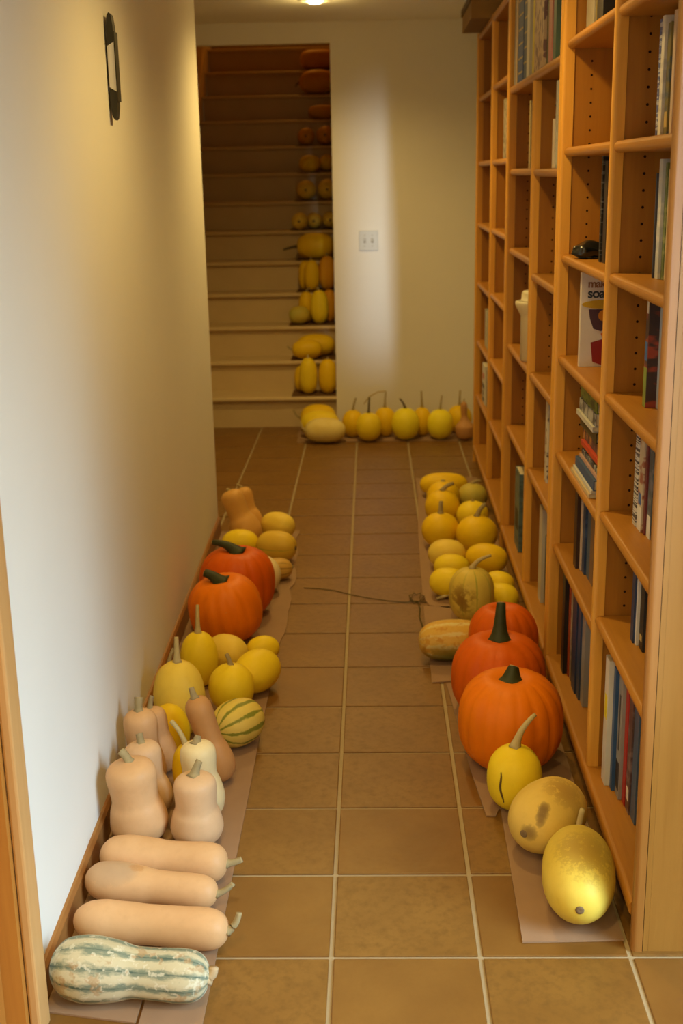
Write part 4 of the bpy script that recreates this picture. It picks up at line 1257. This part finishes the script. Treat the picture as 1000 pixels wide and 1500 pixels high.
    ('pumpkin', 'globe', 0.16, [0.0, -0.02999, 0.9996], [0.4559, 0.8437, 0.1312], 0.2717, 0.2811, 'orange', (17, 0.04), ([0.007068, 0.0112, 0.03968], 0.026, 0.013, 'green'), 0, 'squashes in the row along the bookcases', 'bright orange pumpkin with short star shaped stem, nearest along the bookcases'),
    ('pumpkin', 'globe', 0.16, [0.0, 0.0, 1.0], [0.4575, 1.151, 0.125], 0.2619, 0.2774, 'orange_deep', (15, 0.05), ([0.006216, 0.03063, 0.1099], 0.02, 0.012, 'green'), 0, 'squashes in the row along the bookcases', 'dark orange pumpkin with long upright green stem, middle of the right three'),
    ('pumpkin', 'globe', 0.16, [0.0, 0.0, 1.0], [0.4983, 1.437, 0.12], 0.2511, 0.2212, 'orange_deep', (15, 0.05), None, 0, 'squashes in the row along the bookcases', 'orange pumpkin farthest back of the three along the bookcases'),
    ('delicata_squash', 'oval', 2.6, [0.9962, 0.08716, 0.0], [0.349, 1.573, 0.07255], 0.2209, 0.1351, 'delicata_mottled', (10, 0.03), None, 0, 'squashes in the row along the bookcases', 'mottled orange and green striped squash lying beside the dark orange pumpkin'),
    ('spaghetti_squash', 'oval', 2.5, [0.0, 0.0, 1.0], [0.4411, 1.941, 0.1015], 0.193, 0.1622, 'russet', (9, 0.02), ([0.06842, 0.0145, 0.04551], 0.009, 0.005, 'palestem'), 0, 'squashes in the row along the bookcases', 'upright yellow green squash with brown russet patch and bent stem'),
    ('spaghetti_squash', 'oval', 2.2, [0.9397, -0.342, 0.0], [0.3742, 2.188, 0.06135], 0.1451, 0.1127, 'yellow', (9, 0.012), ([-0.1098, -0.01691, -0.05007], 0.007, 0.006, 'palestem'), 0, 'squashes in the row along the bookcases', 'yellow squash lying left of the russet one with pale stem on the cardboard'),
    ('spaghetti_squash', 'oval', 2.2, [0.9848, -0.1736, 0.0], [0.3999, 2.386, 0.0572], 0.1411, 0.1044, 'yellow', (9, 0.012), None, 0, 'squashes in the row along the bookcases', 'yellow squash lying second behind the russet patched squash'),
    ('spaghetti_squash', 'oval', 2.2, [0.9659, -0.2588, 0.0], [0.3903, 2.538, 0.06415], 0.1548, 0.1183, 'yellow_tan', (9, 0.012), None, 0, 'squashes in the row along the bookcases', 'tan yellow squash lying just in front of the standing round pair, aisle side'),
    ('spaghetti_squash', 'oval', 2.2, [0.9272, -0.3746, 0.0], [0.5438, 2.475, 0.06385], 0.1695, 0.1177, 'yellow_orange', (9, 0.012), None, 0, 'squashes in the row along the bookcases', 'yellow squash with orange underside lying before the standing round pair, shelf side'),
    ('spaghetti_squash', 'oval', 2.2, [0.866, -0.5, 0.0], [0.5631, 2.182, 0.05485], 0.1188, 0.0997, 'yellow', (9, 0.012), None, 0, 'squashes in the row along the bookcases', 'small yellow squash by the shelf, back one of the two right of the russet squash'),
    ('spaghetti_squash', 'oval', 2.2, [0.766, -0.6428, 0.0], [0.56, 2.031, 0.0569], 0.1234, 0.1038, 'yellow', (9, 0.012), None, 0, 'squashes in the row along the bookcases', 'small yellow squash by the shelf, front one of the two right of the russet squash'),
    ('spaghetti_squash', 'oval', 2.1, [0.0, 0.0, 1.0], [0.3804, 2.829, 0.07965], 0.1493, 0.1614, 'yellow_orange', (10, 0.015), ([0.003305, 0.01423, 0.05101], 0.01, 0.008, 'stem'), 0, 'squashes in the row along the bookcases', 'round golden squash with upright stem, front aisle side of the standing group'),
    ('spaghetti_squash', 'oval', 2.1, [0.0, 0.0, 1.0], [0.5274, 2.748, 0.08385], 0.1577, 0.1753, 'yellow_orange', (10, 0.015), ([0.0369, 0.01489, 0.05005], 0.01, 0.008, 'stem'), 0, 'squashes in the row along the bookcases', 'round golden squash with slanted stem, front shelf side of the standing group'),
    ('spaghetti_squash', 'oval', 2.1, [0.0, 0.0, 1.0], [0.4095, 3.183, 0.08355], 0.1571, 0.161, 'yellow_orange', (10, 0.015), ([0.04949, 0.01018, 0.03181], 0.01, 0.008, 'stem'), 0, 'squashes in the row along the bookcases', 'round golden squash with thick slanted stem, second on the aisle side'),
    ('spaghetti_squash', 'oval', 2.1, [0.0, 0.0, 1.0], [0.5382, 3.09, 0.06955], 0.1291, 0.146, 'yellow', (10, 0.015), ([-0.0035, 0.003191, 0.01186], 0.008, 0.006, 'stem'), 0, 'squashes in the row along the bookcases', 'round yellow squash with stubby stem, second on the shelf side'),
    ('spaghetti_squash', 'oval', 2.1, [0.0, 0.0, 1.0], [0.4222, 3.358, 0.0823], 0.1546, 0.1591, 'yellow_orange', (10, 0.015), ([0.0001985, -0.0009204, -0.00334], 0.008, 0.006, 'stem'), 0, 'squashes in the row along the bookcases', 'golden squash third back on the aisle side, only its top showing'),
    ('spaghetti_squash', 'oval', 2.1, [0.0, 0.0, 1.0], [0.5635, 3.418, 0.0691], 0.1282, 0.1414, 'green_tinge', (10, 0.015), ([0.03947, 0.005061, 0.01433], 0.009, 0.006, 'stem'), 0, 'squashes in the row along the bookcases', 'greenish yellow squash with crooked stem, farthest on the shelf side'),
    ('spaghetti_squash', 'oval', 2.4, [0.9986, -0.05234, 0.0], [0.4444, 3.675, 0.0641], 0.2351, 0.1182, 'yellow_orange', (9, 0.012), None, 0, 'squashes in the row along the bookcases', 'long golden squash lying across the far end of the right row'),
    ('spaghetti_squash', 'oval', 2.4, [-0.9976, 0.06976, 0.0], [-0.1879, 4.965, 0.07825], 0.2447, 0.1465, 'cream_yellow', (9, 0.01), ([-0.0288, 0.01267, 0.04857], 0.007, 0.005, 'palestem'), 0, 'squashes in the row under the far wall', 'pale cream yellow squash lying front of the three below the stair'),
    ('spaghetti_squash', 'oval', 2.4, [-0.9976, 0.06976, 0.0], [-0.2247, 5.122, 0.0862], 0.2367, 0.1624, 'yellow', (9, 0.01), None, 0, 'squashes in the row under the far wall', 'yellow squash lying middle of the three below the stair'),
    ('spaghetti_squash', 'oval', 2.4, [-0.9976, 0.06976, 0.0], [-0.243, 5.3, 0.089], 0.222, 0.168, 'yellow_orange', (9, 0.01), ([-0.04592, 0.0126, 0.05003], 0.008, 0.006, 'stem'), 0, 'squashes in the row under the far wall', 'dim golden squash lying against the lowest stair riser'),
    ('spaghetti_squash', 'oval', 2.2, [0.0, 0.0, 1.0], [-0.0227, 5.117, 0.08805], 0.1661, 0.1329, 'yellow_orange', (9, 0.012), ([0.01872, 0.02066, 0.07266], 0.007, 0.005, 'stem'), 0, 'squashes in the row under the far wall', 'golden squash standing next to the stair opening corner, first of the back row'),
    ('spaghetti_squash', 'oval', 2.2, [0.0, 0.0, 1.0], [0.0729, 4.995, 0.0903], 0.1706, 0.1552, 'yellow', (9, 0.015), ([0.00624, 0.02565, 0.09188], 0.007, 0.005, 'darkstem'), 0, 'squashes in the row under the far wall', 'round bright yellow squash, first of the front row under the light switch'),
    ('spaghetti_squash', 'oval', 2.2, [0.0, 0.0, 1.0], [0.1705, 5.124, 0.0944], 0.1788, 0.137, 'yellow_orange', (9, 0.012), ([0.008037, 0.02595, 0.09279], 0.007, 0.005, 'stem'), 0, 'squashes in the row under the far wall', 'golden squash with pale trailing vine stem, second of the back row'),
    ('spaghetti_squash', 'oval', 2.2, [0.0, 0.0, 1.0], [0.2921, 5.021, 0.1009], 0.1917, 0.1677, 'yellow_bright', (7, 0.02), ([-0.03362, 0.01496, 0.05732], 0.007, 0.005, 'darkstem'), 0, 'squashes in the row under the far wall', 'largest bright yellow squash at the middle of the far wall row'),
    ('spaghetti_squash', 'oval', 2.2, [0.0, 0.0, 1.0], [0.3967, 5.128, 0.09255], 0.1751, 0.1161, 'yellow_orange', (9, 0.012), ([-0.002975, 0.02675, 0.09677], 0.007, 0.005, 'stem'), 0, 'squashes in the row under the far wall', 'golden squash with tall stem, third of the back row at the far wall'),
    ('spaghetti_squash', 'oval', 2.2, [0.0, 0.0, 1.0], [0.5009, 5.027, 0.0947], 0.1794, 0.1595, 'yellow_bright', (7, 0.02), ([0.01091, 0.0236, 0.08404], 0.006, 0.004, 'stem'), 0, 'squashes in the row under the far wall', 'bright yellow ridged squash, last round one of the front row'),
    ('spaghetti_squash', 'oval', 2.2, [0.0, 0.0, 1.0], [0.6275, 5.199, 0.09035], 0.1707, 0.1546, 'yellow_orange', (9, 0.012), ([0.006699, 0.02513, 0.08997], 0.007, 0.005, 'stem'), 0, 'squashes in the row under the far wall', 'golden squash behind the small thin necked butternut at the far wall'),
    ('butternut_squash', 'butt', (0.36, 0.34, 0.28), [-0.04994, 0.0, 0.9988], [0.644, 4.998, 0.1199], 0.2295, 0.1165, 'tan_dark', (0, 0), ([0.004579, 0.005646, 0.01991], 0.004, 0.003, 'stem'), 0, 'squashes in the row under the far wall', 'small tan butternut with thin neck at the end of the far wall row'),
    ('spaghetti_squash', 'oval', 2.4, [0.0, 0.0, 1.0], [-0.3094, 5.535, 0.3154], 0.2298, 0.1168, 'yellow', (9, 0.015), ([0.0007267, 0.006026, 0.02166], 0.007, 0.006, 'palestem'), 0, 'squashes stored on the stair treads', 'upright yellow squash with brown nick on the lowest stair tread'),
    ('spaghetti_squash', 'oval', 2.4, [0.0, 0.0, 1.0], [-0.1859, 5.54, 0.3098], 0.2185, 0.1218, 'yellow_orange', (9, 0.015), ([0.002488, 0.004922, 0.01751], 0.006, 0.005, 'stem'), 0, 'squashes stored on the stair treads', 'upright golden squash by the jamb on the lowest stair tread'),
    ('spaghetti_squash', 'oval', 2.4, [0.0, 0.0, 1.0], [-0.3592, 5.631, 0.2829], 0.1647, 0.0919, 'yellow_orange', (9, 0.015), None, 0, 'squashes stored on the stair treads', 'golden squash hidden behind the upright pair on the lowest stair tread'),
    ('spaghetti_squash', 'oval', 2.5, [-0.9994, -0.0349, 0.0], [-0.3223, 5.725, 0.4591], 0.195, 0.1261, 'yellow_orange', (9, 0.015), ([-0.03483, 0.005075, 0.02177], 0.006, 0.005, 'stem'), 0, 'squashes stored on the stair treads', 'golden squash lying in front on the second stair tread'),
    ('spaghetti_squash', 'oval', 2.5, [-0.9976, -0.06976, 0.0], [-0.2717, 5.861, 0.4677], 0.2477, 0.1435, 'yellow_orange', (9, 0.015), None, 0, 'squashes stored on the stair treads', 'golden squash lying behind on the second stair tread'),
    ('spaghetti_squash', 'oval', 2.4, [0.0, 0.0, 1.0], [-0.2504, 6.005, 0.7012], 0.2194, 0.1222, 'yellow', (9, 0.015), ([-0.01271, 0.005861, 0.0224], 0.006, 0.005, 'palestem'), 0, 'squashes stored on the stair treads', 'upright yellow squash in the middle of the third stair tread'),
    ('spaghetti_squash', 'oval', 2.4, [0.0, 0.0, 1.0], [-0.3405, 6.088, 0.6937], 0.2045, 0.1048, 'yellow_orange', (9, 0.015), ([0.02774, 0.007997, 0.02609], 0.006, 0.005, 'stem'), 0, 'squashes stored on the stair treads', 'upright golden squash behind the green tinged one on the third stair tread'),
    ('spaghetti_squash', 'oval', 2.3, [1.0, 0.0, 0.0], [-0.3848, 5.984, 0.6515], 0.1361, 0.1199, 'green_tinge', (9, 0.015), None, 0, 'squashes stored on the stair treads', 'small green tinged squash lying at the left of the third stair tread'),
    ('spaghetti_squash', 'oval', 2.4, [0.0, 0.0, 1.0], [-0.1867, 6.095, 0.699], 0.215, 0.1005, 'rust', (9, 0.015), None, 0, 'squashes stored on the stair treads', 'rusty orange squash against the wall on the third stair tread'),
    ('spaghetti_squash', 'oval', 2.4, [0.0, 0.0, 1.0], [-0.3066, 6.234, 0.8898], 0.2055, 0.1061, 'yellow_orange', (9, 0.015), ([-0.003482, 0.007336, 0.02681], 0.006, 0.005, 'stem'), 0, 'squashes stored on the stair treads', 'upright golden squash in front on the fourth stair tread'),
    ('spaghetti_squash', 'oval', 2.4, [0.0, 0.0, 1.0], [-0.3571, 6.322, 0.885], 0.1959, 0.0888, 'yellow_orange', (9, 0.015), None, 0, 'squashes stored on the stair treads', 'golden squash half hidden behind on the left of the fourth stair tread'),
    ('spaghetti_squash', 'oval', 2.4, [0.0, 0.0, 1.0], [-0.202, 6.276, 0.9012], 0.2283, 0.1206, 'rust', (9, 0.015), ([-0.002649, 0.006137, 0.0224], 0.006, 0.005, 'stem'), 0, 'squashes stored on the stair treads', 'rusty orange upright squash by the wall on the fourth stair tread'),
    ('spaghetti_squash', 'oval', 2.6, [-1.0, 1.225e-16, 0.0], [-0.2889, 6.48, 1.072], 0.2514, 0.1791, 'yellow_orange', (9, 0.015), ([-0.1004, -0.008881, -0.02205], 0.009, 0.007, 'darkstem'), 0, 'squashes stored on the stair treads', 'large golden squash lying with stem to the left on the fifth stair tread'),
    ('spaghetti_squash', 'oval', 2.2, [0.0349, 0.9994, 0.0], [-0.401, 6.662, 1.236], 0.1564, 0.1166, 'yellow_tan', (9, 0.015), None, 1, 'squashes stored on the stair treads', 'left one of three small squashes end on along the sixth stair tread'),
    ('spaghetti_squash', 'oval', 2.2, [6.123e-17, 1.0, 0.0], [-0.3049, 6.76, 1.234], 0.1595, 0.112, 'yellow_tan', (9, 0.015), None, 1, 'squashes stored on the stair treads', 'middle one of three small squashes end on along the sixth stair tread'),
    ('spaghetti_squash', 'oval', 2.2, [-0.0349, 0.9994, 0.0], [-0.192, 6.787, 1.236], 0.15, 0.116, 'yellow_tan', (9, 0.015), None, 1, 'squashes stored on the stair treads', 'right one of three small squashes end on along the sixth stair tread'),
    ('spaghetti_squash', 'oval', 2.2, [6.123e-17, 1.0, 0.0], [-0.3648, 6.95, 1.444], 0.1826, 0.1405, 'yellow_tan', (9, 0.015), None, 1, 'squashes stored on the stair treads', 'left one of the two squashes end on on the seventh stair tread'),
    ('spaghetti_squash', 'oval', 2.2, [6.123e-17, 1.0, 0.0], [-0.2114, 6.95, 1.446], 0.1887, 0.1452, 'yellow_tan', (9, 0.015), None, 1, 'squashes stored on the stair treads', 'right one of the two squashes end on on the seventh stair tread'),
    ('spaghetti_squash', 'oval', 2.3, [0.9397, 0.342, 0.0], [-0.345, 7.145, 1.63], 0.158, 0.122, 'yellow_orange', (9, 0.015), None, 0, 'squashes stored on the stair treads', 'golden squash lying at the left of the eighth stair tread'),
    ('spaghetti_squash', 'oval', 2.3, [0.342, 0.9397, 0.0], [-0.217, 7.245, 1.631], 0.15, 0.124, 'yellow_orange', (9, 0.015), None, 0, 'squashes stored on the stair treads', 'golden squash next to the wall on the eighth stair tread'),
    ('spaghetti_squash', 'oval', 2.2, [6.123e-17, 1.0, 0.0], [-0.3786, 7.42, 1.829], 0.1664, 0.128, 'rust', (9, 0.015), None, 1, 'squashes stored on the stair treads', 'left one of the two dim round squashes on the ninth stair tread'),
    ('spaghetti_squash', 'oval', 2.2, [6.123e-17, 1.0, 0.0], [-0.2344, 7.42, 1.834], 0.1813, 0.1395, 'rust', (9, 0.015), None, 1, 'squashes stored on the stair treads', 'right one of the two dim round squashes on the ninth stair tread'),
    ('spaghetti_squash', 'oval', 2.8, [1.0, 0.0, 0.0], [-0.257, 7.655, 2.013], 0.2265, 0.1062, 'rust', (9, 0.015), None, 0, 'squashes stored on the stair treads', 'slim orange squash lying along the tenth stair tread'),
    ('spaghetti_squash', 'oval', 2.4, [-1.0, 1.225e-16, 0.0], [-0.3034, 7.89, 2.248], 0.2867, 0.1843, 'rust', (9, 0.015), ([-0.03338, -0.009839, -0.03217], 0.007, 0.006, 'darkstem'), 0, 'squashes stored on the stair treads', 'dim orange squash with dark stem on the eleventh stair tread'),
    ('spaghetti_squash', 'oval', 3.2, [1.0, 0.0, 0.0], [-0.3005, 8.125, 2.431], 0.2948, 0.1591, 'rust', (9, 0.015), None, 0, 'squashes stored on the stair treads', 'cylindrical orange squash on the twelfth stair tread, highest in sight'),
]

byl = {}
for row_ in FRUITS:
    byl[row_[-1]] = fruit(*row_)


def surf_line(key, dirs, width, name):
    """thin scar laid on the skin along world directions from the centre"""
    root, me, pr, inv = byl[key]
    from mathutils.bvhtree import BVHTree
    bvh = BVHTree.FromPolygons([v.co for v in me.vertices], [p.vertices for p in me.polygons])
    pts = []
    for d in dirs:
        dd = (inv @ Vector(d)).normalized()
        hit = bvh.ray_cast(dd * 1.0, -dd)
        if hit[0] is not None:
            pts.append(hit[0])
    tube(name, pts, [width * (.5 + .8 * math.sin(math.pi * (i + .5) / len(pts))) for i in range(len(pts))], SM['line'], root, 6)


key = [r[-1] for r in FRUITS if 'dark line scar' in r[-1]][0]
surf_line(key, [(-.62 + .14 * t + .03 * math.sin(9 * t), -.8, .62 - 1.25 * t) for t in [i / 12 for i in range(13)]], 0.0024, 'line_scar')
# pale trailing vine stub of the second squash of the back row
key = [r[-1] for r in FRUITS if 'pale trailing vine stem' in r[-1]][0]
root, me, pr, inv = byl[key]
stm = [r for r in FRUITS if r[-1] == key][0][9][0]
tp = inv @ Vector(stm) + Vector((0, 0, (pr[-1][0] - .5) * [r for r in FRUITS if r[-1] == key][0][5]))
ends = [tp, tp + inv @ Vector((-.05, 0, -.004)), tp + inv @ Vector((-.10, -.01, -.03)), tp + inv @ Vector((-.135, -.01, -.075))]
tube('vine_stub', ends, [0.004, 0.005, 0.005, 0.003], SM['palestem'], root, 8)

bpy.context.view_layer.update()
